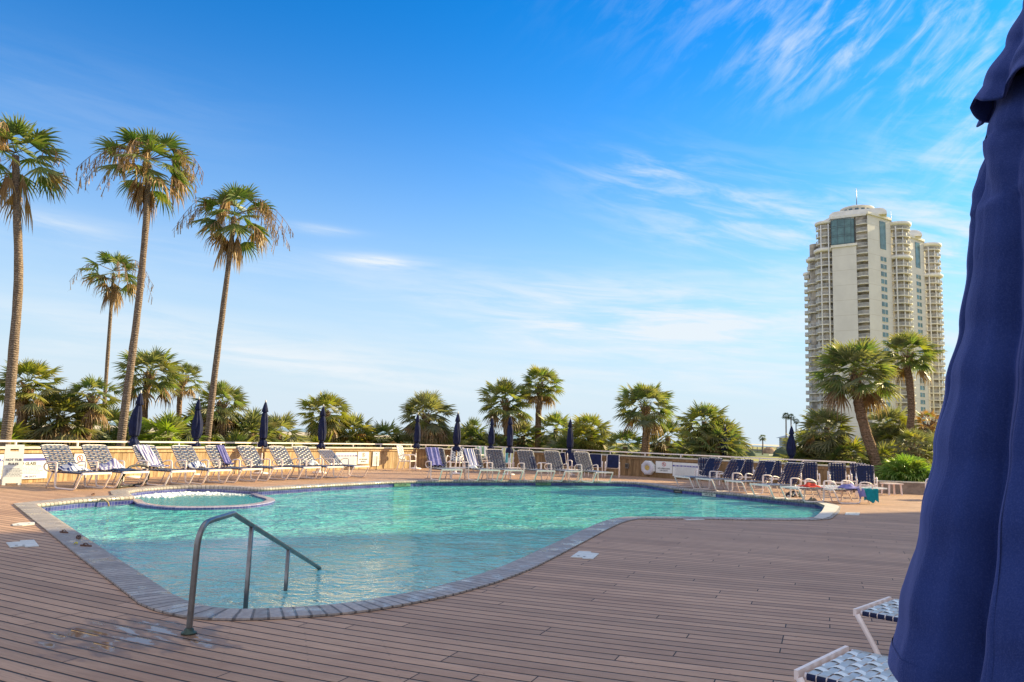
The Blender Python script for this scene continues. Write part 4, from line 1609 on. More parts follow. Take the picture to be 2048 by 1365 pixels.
lid([(1158, 1104), (1182, 1105), (1181, 1107), (1198, 1109), (1186, 1119.5), (1165, 1119), (1165, 1117), (1141, 1116)], 'white stepped skimmer lid alone in the middle of the shaded deck')
lid([(1355, 1035.5), (1395, 1035), (1410, 1040.5), (1374, 1041.5)], 'white skimmer lid beside the coping in front of the narrow pool arm')
lid([(1478, 1036.6), (1500, 1036.4), (1506, 1038.8), (1484, 1039)], 'thin white skimmer lid right against the near edge of the narrow pool arm')
lid([(1692, 1026), (1720, 1026.5), (1718, 1031.5), (1690, 1030.5)], 'white skimmer lid at the shadow edge right of the pool corner')
lid([(12, 1087), (40, 1085), (40, 1083), (68, 1081.5), (78, 1094), (50, 1096), (49, 1094), (20, 1096.5)], 'pale double skimmer lid on the shaded deck at the left edge')
lid([(24, 1050), (40, 1047), (70, 1046), (69, 1050), (45, 1052.5), (26, 1053)], 'bright white skimmer lid on the sunlit deck left of the coping')

# ------------------------------------------------------------------ pool handrails
t = thing('pool_handrail', 'bent grey steel handrail rising from the near deck into the water', 'handrail', (-2.49, 6.22, 0))
X0, Y0 = -2.49, 6.22


def hr(y, z):
    return (0.015 * (y - Y0), y - Y0, z)


mb = MB()
mb.tube(smooth_path([hr(6.22, 0.0), hr(6.23, 0.3), hr(6.24, 0.62), hr(6.26, 0.74), hr(6.33, 0.82), hr(6.44, 0.85), hr(6.7, 0.856), hr(6.95, 0.86)], 5)[:-1] + [V(hr(6.97, 0.86)), V(hr(7.0, 0.855)), V(hr(7.03, 0.843))] +
        [V(hr(7.03 + k * 0.4, 0.84 - k * 0.4 * 0.3186)) for k in range(1, 8)] + [V(hr(10.18, -0.165)), V(hr(10.24, -0.20)), V(hr(10.25, -0.32))], 0.0245, 14)
mb.build('rail', MAT['steel'], t)
mb = MB()
mb.tube([hr(7.48, 0.70), hr(7.48, -0.6)], 0.023, 12)
mb.build('post', MAT['steel'], t)
mb = MB()
mb.tube([hr(8.74, 0.30), hr(8.74, -0.6)], 0.023, 12)
mb.build('post', MAT['steel'], t)
mb = MB()
mb.lathe([(0.06, 0.002), (0.058, 0.012), (0.04, 0.02), (0.036, 0.035), (0.026, 0.045)], 18)
mb.build('flange', MAT['flange'], t)

t = thing('grab_rail', 'looped dark steel grab rail at the back of the hot tub', 'handrail', G(235, 977.5), 0)
o0 = G(235, 977.5)
e1 = G(294, 970) - o0
ex = e1.normalized()
L = e1.length
def gp(s_, z):
    return ex * (s_ * L) + V((0, 0, z))
mb = MB()
mb.tube(smooth_path([gp(0.0, 0.0), gp(0.06, 0.16), gp(0.26, 0.45), gp(0.42, 0.53), gp(0.7, 0.535), gp(0.93, 0.48), gp(1.03, 0.33), gp(1.0, 0.15), gp(0.86, 0.06), gp(0.5, 0.035), gp(0.03, 0.03)], 5), 0.03, 10)
mb.build('rail', MAT['dark_steel'], t)
for s_ in (0.0, 0.95):
    mb = MB()
    q = gp(s_, 0)
    mb.lathe([(0.05, 0.002), (0.045, 0.012), (0.025, 0.02)], 14, 0, (q.x, q.y))
    mb.build('flange', MAT['flange'], t)
# spillway between spa and pool
t = thing('spillway', 'small arched spout pouring from the pool edge left of the hot tub', 'spout', G(207, 998, 0), 0)
mb = MB()
pts = [(-0.16 + 0.0, 0, -0.17), (-0.14, -0.02, -0.08), (-0.05, -0.05, -0.02), (0.05, -0.05, -0.02), (0.14, -0.02, -0.08), (0.16, 0, -0.17)]
mb.tube(smooth_path([(x * 0.8, y * 0.8, -0.02 + (z + 0.02) * 0.9) for x, y, z in pts], 4), 0.018, 8)
mb.build('lip', MAT['pole_wood'], t)


# ------------------------------------------------------------------ closed parasols
def make_parasol(seed, lean, tie, bulge):
    rnd = random.Random(seed)
    t = thing('closed_parasol', '', 'parasol')
    ph = rnd.uniform(0, 6)

    def fold(a, z, r):
        return r * (0.80 + 0.26 * abs(sin(a * 4 + ph + 0.7 * sin(z * 3 + ph))) + 0.05 * sin(a * 2 + ph + z * 4)) + 0.0

    mb = MB()
    prof = [(0.045, 2.18), (0.085, 2.05), (0.12, 1.9), (0.145 * bulge, 1.72), (0.16 * bulge, 1.5), (0.15 * bulge, 1.35), (0.125, 1.2), (0.085, tie + 0.05), (0.07, tie), (0.10, tie - 0.05), (0.15, tie - 0.11), (0.165, 0.97), (0.15, 0.93), (0.09, 0.94), (0.03, 1.0)]
    pr2 = []
    for (r0, z0), (r1, z1) in zip(prof, prof[1:]):
        for k in range(3):
            pr2.append((r0 + (r1 - r0) * k / 3, z0 + (z1 - z0) * k / 3))
    pr2.append(prof[-1])
    rings = []
    seg = 40
    for r, z in pr2:
        ring = []
        off = lean * 0.05 * sin(max(0, 2.2 - z) * 2.2)
        for k in range(seg):
            a = 2 * pi * k / seg
            q = fold(a, z, r)
            zz = z + (0.03 * sin(4 * a + ph) if z < 1.0 else 0)
            ring.append(mb.vert((q * cos(a) + off, q * sin(a), zz)))
        rings.append(ring)
    for i in range(len(rings) - 1):
        for k in range(seg):
            mb.face((rings[i][k], rings[i][(k + 1) % seg], rings[i + 1][(k + 1) % seg], rings[i + 1][k]), 0, True)
    mb.build('canopy', MAT['canvas_far'], t)
    mb = MB()
    mb.lathe([(0.012, 2.47), (0.035, 2.42), (0.06, 2.33), (0.085, 2.22), (0.105, 2.12), (0.10, 2.115), (0.05, 2.2)], 32, 0, (0, 0), lambda a, z, r: r * (0.82 + 0.3 * abs(sin(a * 4 + ph))))
    mb.build('vent_flap', MAT['canvas_far'], t)
    mb = MB()
    mb.lathe([(0.02, 2.45), (0.028, 2.48), (0.02, 2.52), (0.008, 2.54)], 10)
    mb.build('finial', MAT['plate'], t)
    mb = MB()
    mb.tube([(0, 0, 0.74), (0, 0, 2.46)], 0.022, 10)
    mb.lathe([(0.03, 0.86), (0.038, 0.88), (0.036, 0.74), (0.028, 0.72)], 12)
    mb.build('upper_pole', MAT['pole_wood'], t)
    mb = MB()
    mb.tube([(0, 0, 0.05), (0, 0, 0.745)], 0.024, 10)
    mb.build('lower_pole', MAT['white'], t)
    mb = MB()
    mb.lathe([(0.26, 0.0), (0.27, 0.03), (0.24, 0.055), (0.06, 0.075), (0.035, 0.16)], 24)
    mb.build('base', MAT['white'], t)
    mb = MB()
    mb.lathe([(0.088, tie - 0.012), (0.094, tie - 0.01), (0.094, tie + 0.015), (0.086, tie + 0.018)], 24, 0, (lean * 0.05 * sin((2.2 - tie) * 2.2), 0))
    mb.build('tie_band', MAT['canvas_far'], t)
    return t


par = [make_parasol(s_, l_, ti, bu) for s_, l_, ti, bu in ((1, -1.0, 1.16, 1.0), (2, 0.6, 1.12, 1.15), (3, -0.5, 1.18, 0.85), (4, 0.4, 1.14, 0.95))]
PG = 'closed navy parasols round the deck'


def parasol(k, px, ytop, ybot, label, rot=0.0, tilt=0.0):
    "depth from the height of the canopy (z 0.95 to 2.5)"
    g = None
    lo, hi = 12.0, 45.0
    h = ybot - ytop
    d = 1.56 * F / h
    top = D(px, ytop, d)
    sc = top.z / 2.52
    o = place(par[k], (top.x, top.y, 0), rot, label, 'parasol', PG)
    o.scale = (sc, sc, sc)
    o.rotation_euler = (0, tilt, rot)
    return o


parasol(0, 278, 782, 884, 'closed navy parasol nearest the left edge, its skirt flaring at the bottom', 0.4, radians(1.2))
parasol(1, 398, 795, 888, 'plump closed navy parasol in front of the third tall palm trunk', 1.0)
parasol(2, 532, 801, 888, 'closed navy parasol standing clear against the sky, left of the sea gap', 2.0, radians(1))
parasol(3, 647, 810, 892, 'closed navy parasol in front of the fan palm right of the sea gap', 0.8)
parasol(2, 836, 826, 894, 'slim closed navy parasol above the lone strap chair', 3.0)
parasol(0, 916, 824, 899, 'closed navy parasol above the two purple towels', 1.5, radians(1.4))
parasol(3, 985, 834, 897, 'smallest closed navy parasol, just left of the one with the striped towel', 2.4)
parasol(2, 1021, 830, 903, 'closed navy parasol above the teal and yellow towel', 4.0)
parasol(3, 1141, 836, 906, 'closed navy parasol above the sling chairs', 5.0)
parasol(0, 1450, 850, 918, 'closed navy parasol between the big fan palm and the lawn', 0.2)
parasol(1, 1583, 850, 923, 'closed navy parasol at the right, left of the tower palms', 2.2)

# the big parasol beside the camera
PX, PY = 1.605, 2.05
t = thing('closed_parasol', 'large out of reach navy parasol filling the right edge beside the viewer', 'parasol', (PX, PY, 0), 0, PG)
tag(t, 'very large closed navy parasol right beside the viewer, cut by the right edge', 'parasol', PG)


def ipol(tab, z):
    if z <= tab[0][0]:
        return tab[0][1]
    for (z0, r0), (z1, r1) in zip(tab, tab[1:]):
        if z <= z1:
            q = (z - z0) / (z1 - z0)
            q = q * q * (3 - 2 * q)
            return r0 + (r1 - r0) * q
    return tab[-1][1]


RT = [(1.05, 0.54), (1.2, 0.512), (1.45, 0.46), (1.65, 0.412), (1.85, 0.37), (2.02, 0.325), (2.2, 0.295), (2.32, 0.283), (2.42, 0.262), (2.50, 0.248), (2.58, 0.235), (2.68, 0.205), (2.8, 0.15), (2.9, 0.11)]
# pleats: alternating ridges and creases at irregular angles (degrees), depth in parts of the radius
PLEAT = [(0, 0.0), (13, -0.16), (29, 0.01), (52, -0.02), (60, -0.22), (74, -0.01), (100, 0.0), (109, -0.18), (127, 0.0), (141, -0.05), (150, -0.21), (163, -0.01), (178, 0.02), (189, -0.03), (197, -0.19), (206, -0.02),
         (221, 0.0), (231, -0.06), (238, -0.24), (248, -0.02), (266, 0.01), (280, -0.03), (287, -0.2), (297, 0.0), (318, -0.02), (327, -0.22), (338, -0.01), (360, 0.0)]


def near_fold(a, z):
    "straight runs of cloth between sharp creases; the creases drift a little with height and open towards the hem"
    low = min(1.0, max(0.0, (2.6 - z) / 1.3))
    q = (a + 0.10 * sin(z * 2.3) + 0.05 * sin(a * 3 + z * 1.7)) % (2 * pi)
    q = q * 180 / pi
    f = 0.0
    for (a0, d0), (a1, d1) in zip(PLEAT, PLEAT[1:]):
        if a0 <= q <= a1:
            t_ = (q - a0) / (a1 - a0)
            f = d0 + (d1 - d0) * t_
            break
    f *= 0.45 + 0.75 * low
    # drag lines where the cloth hangs from the ribs
    f += 0.010 * sin(a * 6 + z * 5.0) * max(0, 1 - abs(z - 2.30) / 0.35)
    f += 0.004 * sin(a * 23 + z * 9)
    return 1 + f


mb = MB()
seg, nz = 300, 120
rings = []
for i in range(nz + 1):
    z = 2.72 - (2.72 - 1.06) * i / nz
    ring = []
    for k in range(seg):
        a = 2 * pi * k / seg
        zz = z
        if i > nz - 16:
            zz = z - (i - nz + 16) / 16 * 0.03 * sin(4 * a + 1.0)
        q = ipol(RT, zz) * near_fold(a, zz)
        if 2.36 < zz < 2.56:
            q += 0.012 * sin(a * 7 + zz * 22)
        ring.append(mb.vert((q * cos(a), q * sin(a), zz)))
    rings.append(ring)
# turned-in hem
ring = []
for k in range(seg):
    p = mb.v[rings[-1][k]]
    ring.append(mb.vert((p[0] * 0.975, p[1] * 0.975, p[2] + 0.004)))
rings.append(ring)
ring = []
for k in range(seg):
    p = mb.v[rings[-1][k]]
    ring.append(mb.vert((p[0] * 0.74, p[1] * 0.74, p[2] + 0.35)))
rings.append(ring)
for i in range(len(rings) - 1):
    for k in range(seg):
        mb.face((rings[i][k], rings[i + 1][k], rings[i + 1][(k + 1) % seg], rings[i][(k + 1) % seg]), 0, True)
mb.build('canopy', MAT['canvas'], t)
CV = mb.v
for deg in (163, 206, 262, 318, 20, 75, 110):          # stitched panel seams
    k = int(deg / 360 * seg)
    sm_ = MB()
    ids = []
    for i in range(0, nz + 1, 2):
        ctr = V(CV[rings[i][k]])
        nb = V(CV[rings[i][(k + 1) % seg]]) - V(CV[rings[i][k - 1]])
        tn = nb.normalized()
        on = V((tn.y, -tn.x, 0)) * 0.0022
        ids.append((sm_.vert(ctr - tn * 0.007 + on * 0.3), sm_.vert(ctr - tn * 0.004 + on), sm_.vert(ctr + tn * 0.004 + on), sm_.vert(ctr + tn * 0.007 + on * 0.3)))
    for p_, q_ in zip(ids, ids[1:]):
        for j in range(3):
            sm_.face((p_[j], q_[j], q_[j + 1], p_[j + 1]), 0, True)
    sm_.build('seam', MAT['canvas'], t)
hm = MB()
ids = []
for i in (nz - 4, nz - 2, nz):
    ids.append([hm.vert((CV[j][0] * 1.006, CV[j][1] * 1.006, CV[j][2])) for j in rings[i]])
for p_, q_ in zip(ids, ids[1:]):
    for k in range(seg):
        hm.face((p_[k], q_[k], q_[(k + 1) % seg], p_[(k + 1) % seg]), 0, True)
hm.build('hem', MAT['canvas'], t)
FT = [(2.66, 0.268), (2.74, 0.232), (2.86, 0.17), (2.98, 0.12), (3.10, 0.075), (3.18, 0.03)]
mb = MB()
rings = []
for i in range(50):
    z = 3.18 - (3.18 - 2.67) * i / 49
    ring = []
    for k in range(seg):
        a = 2 * pi * k / seg
        wv = (i / 49) ** 2
        q = ipol(FT, z) * (1 + wv * (near_fold(a + 0.25, 2.1) - 1) * 0.8 + 0.02 * wv * sin(a * 13 + z * 9))
        ring.append(mb.vert((q * cos(a), q * sin(a), z - wv * 0.022 * sin(a * 8 + 1))))
    rings.append(ring)
ring = [mb.vert((mb.v[j][0] * 0.96, mb.v[j][1] * 0.96, mb.v[j][2] + 0.004)) for j in rings[-1]]
rings.append(ring)
ring = [mb.vert((mb.v[j][0] * 0.72, mb.v[j][1] * 0.72, mb.v[j][2] + 0.13)) for j in rings[-1]]
rings.append(ring)
for i in range(len(rings) - 1):
    for k in range(seg):
        mb.face((rings[i][k], rings[i + 1][k], rings[i + 1][(k + 1) % seg], rings[i][(k + 1) % seg]), 0, True)
mb.build('vent_flap', MAT['canvas'], t)
mb = MB()
mb.tube([(0, 0, 0.03), (0, 0, 3.22)], 0.026, 14)
mb.build('pole', MAT['white'], t)
mb = MB()
mb.lathe([(0.30, 0.0), (0.31, 0.04), (0.27, 0.07), (0.07, 0.09), (0.04, 0.2)], 28)
mb.build('base', MAT['white'], t)

# ------------------------------------------------------------------ signs and wall fittings


def text_mesh(txt, size, align='CENTER', bold=False):
    cu = bpy.data.curves.new('lettering', 'FONT')
    cu.body = txt
    cu.size = size
    cu.align_x = align
    cu.align_y = 'CENTER'
    cu.extrude = 0.0008
    if bold:
        cu.offset = size * 0.022
    cu.space_line = 0.95
    ob = bpy.data.objects.new('lettering', cu)
    COL.objects.link(ob)
    dg = bpy.context.evaluated_depsgraph_get()
    me = bpy.data.meshes.new_from_object(ob.evaluated_get(dg))
    bpy.data.objects.remove(ob)
    bpy.data.curves.remove(cu)
    return me


def add_text(parent, txt, size, x, z, mat='ink', bold=True, y=-0.014, name='lettering'):
    me = text_mesh(txt, size, 'CENTER', bold)
    me.materials.clear()
    me.materials.append(MAT[mat])
    o = bpy.data.objects.new(name, me)
    COL.objects.link(o)
    o.parent = parent
    o.location = (x, y, z)
    o.rotation_euler = (pi / 2, 0, 0)
    return o


def lines(parent, x0, x1, z0, z1, n, hgt, seed=1, mat='greyink', y=-0.0125):
    rnd = random.Random(seed)
    mb = MB()
    for k in range(n):
        z = z1 + (z0 - z1) * k / max(1, n - 1)
        x = x0 + rnd.uniform(0, 0.06) * (x1 - x0)
        xe = x1 - rnd.uniform(0, 0.12) * (x1 - x0)
        while x < xe:
            wl = rnd.uniform(0.02, 0.07)
            mb.box((min(x + wl / 2, xe), y, z), (wl, 0.0012, hgt))
            x += wl + 0.014
    mb.build('small_print', MAT[mat], parent)


def ring_mesh(mb, r0, r1, x, z, y, n=28, m=0):
    for k in range(n):
        a, b_ = 2 * pi * k / n, 2 * pi * (k + 1) / n
        mb.quad((x + r0 * cos(a), y, z + r0 * sin(a)), (x + r1 * cos(a), y, z + r1 * sin(a)), (x + r1 * cos(b_), y, z + r1 * sin(b_)), (x + r0 * cos(b_), y, z + r0 * sin(b_)), m)


def sign_root(name, label, corners_px, z0, z1, off=0.03, group=None, cat='sign'):
    "root in the middle of the board; its local X runs along the wall between the two pixel columns at the wall base"
    (xa, ya), (xb, yb) = corners_px
    zc = (z0 + z1) / 2
    a, b_ = G(xa, ya, zc), G(xb, yb, zc)
    d = b_ - a
    d.z = 0
    L = d.length
    rz = atan2(d.y, d.x)
    nrm = V((d.y, -d.x, 0)).normalized()
    c_ = (a + b_) / 2 + nrm * off
    t = thing(name, label, cat, (c_.x, c_.y, 0), rz, group)
    return t, L


def on_wall(px, seg_i=None, z=0.6):
    "point of the wall face seen at column px (any row): intersects the view plane of that column with the wall line"
    best = None
    for i in range(len(WALL_PTS) - 1):
        a, b_ = V((*WALL_PTS[i], 0)), V((*WALL_PTS[i + 1], 0))
        # find t where the image column of a+(b-a)t at height z is px
        def col(t):
            p = a + (b_ - a) * t
            X, Y, Z = p.x, p.y, z - EYE
            yc = Y * cp + Z * sp
            zc = -Y * sp + Z * cp
            xi = X * c_cam + (-1) * 0
            # rotate back the roll
            ix = (X / yc) * F
            iy = (zc / yc) * F
            return 1024 + ix * cos(ROLL) + iy * sin(ROLL)
        c0, c1 = col(0), col(1)
        if (c0 - px) * (c1 - px) <= 0:
            lo, hi = 0.0, 1.0
            for _ in range(30):
                m_ = (lo + hi) / 2
                if (col(m_) - px) * (c0 - px) > 0:
                    lo = m_
                else:
                    hi = m_
            p = a + (b_ - a) * lo
            return p, (b_ - a).normalized()
    return V((*WALL_PTS[-1], 0)), V((1, 0, 0))


c_cam = 1.0


def wall_sign(name, label, pxa, pxb, group=None, cat='sign', off=0.02):
    a, d = on_wall(pxa)
    b_, d2 = on_wall(pxb)
    u = b_ - a
    L = u.length
    rz = atan2(u.y, u.x)
    nrm = V((u.y, -u.x, 0)).normalized()
    c_ = (a + b_) / 2 + nrm * off
    return thing(name, label, cat, (c_.x, c_.y, 0), rz, group), L


def board(t, w_, z0, z1, mat='signwhite', th=0.02, name='panel'):
    mb = MB()
    mb.box((0, 0, (z0 + z1) / 2), (w_, th, z1 - z0))
    return mb.build(name, MAT[mat], t)


SG = 'rule signs along the walls'
# big pool rules board behind the hot tub sign
t, L = wall_sign('rules_sign', 'large white rules board with blue band and NO GLASS at the left edge', -40, 96, SG)
board(t, L, 0.10, 0.74)
mb = MB()
mb.box((0, -0.0112, 0.60), (L, 0.002, 0.075))
mb.build('blue_band', MAT['signblue'], t)
add_text(t, 'POOL RULES', 0.085, -0.15, 0.60, 'signwhite')
add_text(t, 'NO GLASS', 0.105, 0.30, 0.495)
add_text(t, 'ON DUTY', 0.075, 0.42, 0.155, 'signblue')
lines(t, -L * 0.32, L * 0.42, 0.24, 0.44, 7, 0.012, 3)
# hot tub A-frame
g = G(21, 971)
t = thing('folding_sign', 'white folding floor sign with HOT TUB RULES standing before the big rules board', 'sign', (g.x, g.y, 0), radians(40))
for sgn, nm in ((-1, 'front_panel'), (1, 'rear_panel')):
    mb = MB()
    M = Matrix.Translation((0, 0, 1.0)) @ Matrix.Rotation(radians(sgn * 9), 4, 'X') @ Matrix.Translation((0, 0, -1.0))
    W2, HH = 0.40, 1.0
    for cx_, cz_, sx_, sz_ in ((0, 0.44, W2, 0.78), (-0.145, 0.885, 0.11, 0.11), (0.145, 0.885, 0.11, 0.11), (0, 0.97, W2, 0.06), (-0.165, 0.025, 0.07, 0.05), (0.165, 0.025, 0.07, 0.05)):
        mb.box((cx_, 0, cz_), (sx_, 0.02, sz_), 0, 0, M)
    fp = mb.build(nm, MAT['signwhite'], t)
    if sgn == -1:
        nz_ = 0
        for txt, sz, z in (('HOT TUB', 0.078, 0.62), ('RULES', 0.078, 0.52)):
            o = add_text(fp, txt, sz, 0, 0)
            p = M @ V((0, -0.0125, z))
            o.location = p
            o.rotation_euler = (pi / 2 - radians(9), 0, 0)
        mb = MB()
        rnd = random.Random(5)
        for z in (0.40, 0.365, 0.33, 0.295, 0.26, 0.225):
            x = -0.15
            while x < 0.15:
                wl = rnd.uniform(0.03, 0.07)
                mb.box((x + wl / 2, -0.0115, z), (wl, 0.002, 0.013), 0, 0, M)
                x += wl + 0.015
        mb.build('small_print', MAT['greyink'], fp)


def lifeguard_sign(pxa, pxb, label, w_=0.62):
    t, L = wall_sign('lifeguard_sign', label, pxa, pxb, SG)
    board(t, L, 0.23, 0.74)
    mb = MB()
    ring_mesh(mb, 0.072, 0.095, 0, 0.61, -0.0115)
    mb.bar((-0.055, -0.0112, 0.665), (0.055, -0.0112, 0.555), 0.002, 0.022, 0, V((1, 0, 1)))
    mb.build('prohibition_ring', MAT['signred'], t)
    mb = MB()
    mb.lathe([(0.004, 0.633), (0.02, 0.645), (0.016, 0.66), (0.004, 0.668)], 10, 0, (0.0, -0.006))
    mb.bar((-0.03, -0.0107, 0.57), (0.02, -0.0107, 0.63), 0.001, 0.025, 0, V((1, 0, 1)))
    mb.build('swimmer_symbol', MAT['ink'], t)
    s_ = min(0.085, L / 9.5)
    add_text(t, 'NO LIFEGUARD', s_, 0, 0.42)
    add_text(t, 'ON DUTY', s_, 0, 0.325)
    return t


lifeguard_sign(147, 170, 'NO LIFEGUARD ON DUTY sign half hidden behind the lounger nearest the rules signs')
lifeguard_sign(715, 737, 'NO LIFEGUARD ON DUTY sign on the sunlit wall beside the lowest reclined lounger')
lifeguard_sign(1312, 1345, 'NO LIFEGUARD ON DUTY sign on the shaded wall right of the life ring case')


def rules(pxa, pxb, label, seed):
    t, L = wall_sign('rules_sign', label, pxa, pxb, SG)
    board(t, L, 0.12, 0.72)
    mb = MB()
    mb.box((0, -0.0112, 0.575), (L, 0.002, 0.065))
    mb.build('blue_band', MAT['signblue'], t)
    mb = MB()
    rnd = random.Random(seed)
    x = -L * 0.44
    while x < L * 0.40:
        wl = rnd.uniform(0.07, 0.16)
        mb.box((x + wl / 2, -0.0128, 0.575), (wl, 0.0012, 0.03))
        x += wl + 0.05
    mb.build('band_print', MAT['plate'], t)
    lines(t, -L * 0.45, L * 0.45, 0.18, 0.50, 9, 0.012, seed)


rules(670, 713, 'white rules sign with blue band behind the last lounger of the left row', 11)
rules(1346, 1412, 'wide rules board with purple band on the shaded wall behind the right row', 12)
t, L = wall_sign('notice', 'narrow white notice with teal dot at the end of the sunlit wall', 745, 758, SG)
board(t, L, 0.12, 0.74)
mb = MB()
mb.lathe([(0.03, 0.0), (0.03, 0.004)], 16)
q = mb.build('teal_dot', MAT['teal'], t)
q.location = (0, -0.011, 0.66)
q.rotation_euler = (pi / 2, 0, 0)
lines(t, -L * 0.4, L * 0.4, 0.2, 0.55, 10, 0.012, 21)
g = G(752.5, 939.5)
mb = MB()
mb.tube([(0, 0, 0), (0, 0, 0.56)], 0.014, 8)
mb.lathe([(0.05, 0), (0.045, 0.012), (0.016, 0.016)], 12)
o = mb.build('stake', MAT['dark_steel'])
o.location = g
tag(o, 'thin dark stake standing in front of the narrow white notice', 'stake')
t, L = wall_sign('notice', 'small white notice on the shaded wall between two navy armchairs', 1655, 1670, SG)
board(t, L, 0.22, 0.70)
lines(t, -L * 0.4, L * 0.4, 0.3, 0.6, 6, 0.014, 22)
t, L = wall_sign('notice', 'grey white notice low on the curved wall behind the lone middle lounger', 1060, 1067, SG)
board(t, L, 0.35, 0.72)
lines(t, -L * 0.4, L * 0.4, 0.42, 0.64, 5, 0.014, 23)

# life ring case
t, L = wall_sign('life_ring_case', 'octagonal white life ring case with a gold emblem on the shaded wall', 1284, 1313, None, 'life ring', 0.11)
R_ = 0.335
mb = MB()
n = 8
rows = []
for y, r in ((0.10, R_), (-0.05, R_), (-0.085, R_ * 0.93)):
    rows.append([mb.vert((r * cos(2 * pi * (k + 0.5) / n), y, r * sin(2 * pi * (k + 0.5) / n))) for k in range(n)])
for i in range(2):
    for k in range(n):
        mb.face((rows[i][k], rows[i][(k + 1) % n], rows[i + 1][(k + 1) % n], rows[i + 1][k]))
mb.face(rows[0])
mb.face(rows[2][::-1])
o = mb.build('case', MAT['signwhite'], t, (0, 0, 0.42))
mb = MB()
pr = [(0.12, 0.0), (0.16, 0.03), (0.22, 0.04), (0.28, 0.025), (0.30, -0.005)]
for k in range(32):
    a, b_ = 2 * pi * k / 32, 2 * pi * (k + 1) / 32
    for (r0, h0), (r1, h1) in zip(pr, pr[1:]):
        mb.quad((r0 * cos(a), -0.088 - h0, r0 * sin(a)), (r1 * cos(a), -0.088 - h1, r1 * sin(a)), (r1 * cos(b_), -0.088 - h1, r1 * sin(b_)), (r0 * cos(b_), -0.088 - h0, r0 * sin(b_)), 0, True)
mb.build('ring', MAT['ringcloth'], t, (0, 0, 0.42))
mb = MB()
mb.lathe([(0.115, 0.0), (0.115, 0.006), (0.105, 0.008)], 24)
o = mb.build('emblem', MAT['gold'], t, (0, -0.088, 0.42))
o.rotation_euler = (pi / 2, 0, 0)
# outlet box
t, L = wall_sign('outlet_box', 'small grey outlet box on the shaded wall left of the life ring case', 1251, 1259, None, 'outlet')
mb = MB()
mb.box((0, -0.03, 0.45), (0.16, 0.08, 0.22))
mb.build('box', MAT['grey'], t)
mb = MB()
mb.box((0, -0.075, 0.46), (0.13, 0.012, 0.17))
mb.build('cover', MAT['dark_steel'], t)


MAT['markwhite'] = simple('depth_marker_tile', (0.52, 0.53, 0.50), 0.35, 0.1, 20)


# depth markers on the tile band
def depth_marker(pxa, pya, pxb, pyb, label, txt='4 FT 6 IN', mat='signwhite'):
    m_ = (G(pxa, pya, -0.08) + G(pxb, pyb, -0.08)) / 2
    wid = (G(pxa, pya, -0.08) - G(pxb, pyb, -0.08)).length
    best = None
    for i in range(len(SH)):
        p, q = V((*SH[i], 0)), V((*SH[(i + 1) % len(SH)], 0))
        k = max(0, min(1, (m_ - p).dot(q - p) / max(1e-9, (q - p).length_squared)))
        r = p + (q - p) * k
        r.z = m_.z
        if best is None or (r - m_).length < best[0]:
            best = ((r - m_).length, r, (q - p).normalized())
    u = best[2] if best[2].x > 0 else -best[2]
    u = u * wid
    rz = atan2(u.y, u.x)
    nrm = V((u.y, -u.x, 0)).normalized()
    c_ = best[1] + nrm * 0.012
    t = thing('depth_marker', label, 'depth marker', (c_.x, c_.y, 0), rz, 'depth markers on the pool tiles')
    mb = MB()
    mb.box((0, 0, -0.108), (u.length, 0.012, 0.095))
    mb.build('tile', MAT['markwhite' if mat == 'signwhite' else mat], t)
    if txt:
        add_text(t, txt, 0.085, 0, -0.108, 'ink', True, -0.008)
    else:
        mb = MB()
        mb.box((0, -0.0075, -0.108), (u.length * 0.7, 0.0012, 0.03))
        mb.build('worn_print', MAT['grey'], t)


depth_marker(1409, 986.8, 1437, 989.4, 'white depth marker reading 4 FT 6 IN on the right pool tiles')
depth_marker(1353, 981.2, 1370, 982.8, 'black depth marker left of the 4 FT 6 IN one', None, 'ink')
MAT['greenmark'] = simple('greenish_marker_tile', (0.13, 0.26, 0.17), 0.3, 0.2, 20)
depth_marker(1066, 966.2, 1097, 966.4, 'greenish depth marker on the far tiles below the middle loungers', '4 FT 6 IN', 'greenmark')
depth_marker(777, 967.8, 808, 966.8, 'greenish depth marker at the left end of the far tiles', '4 FT 6 IN', 'greenmark')
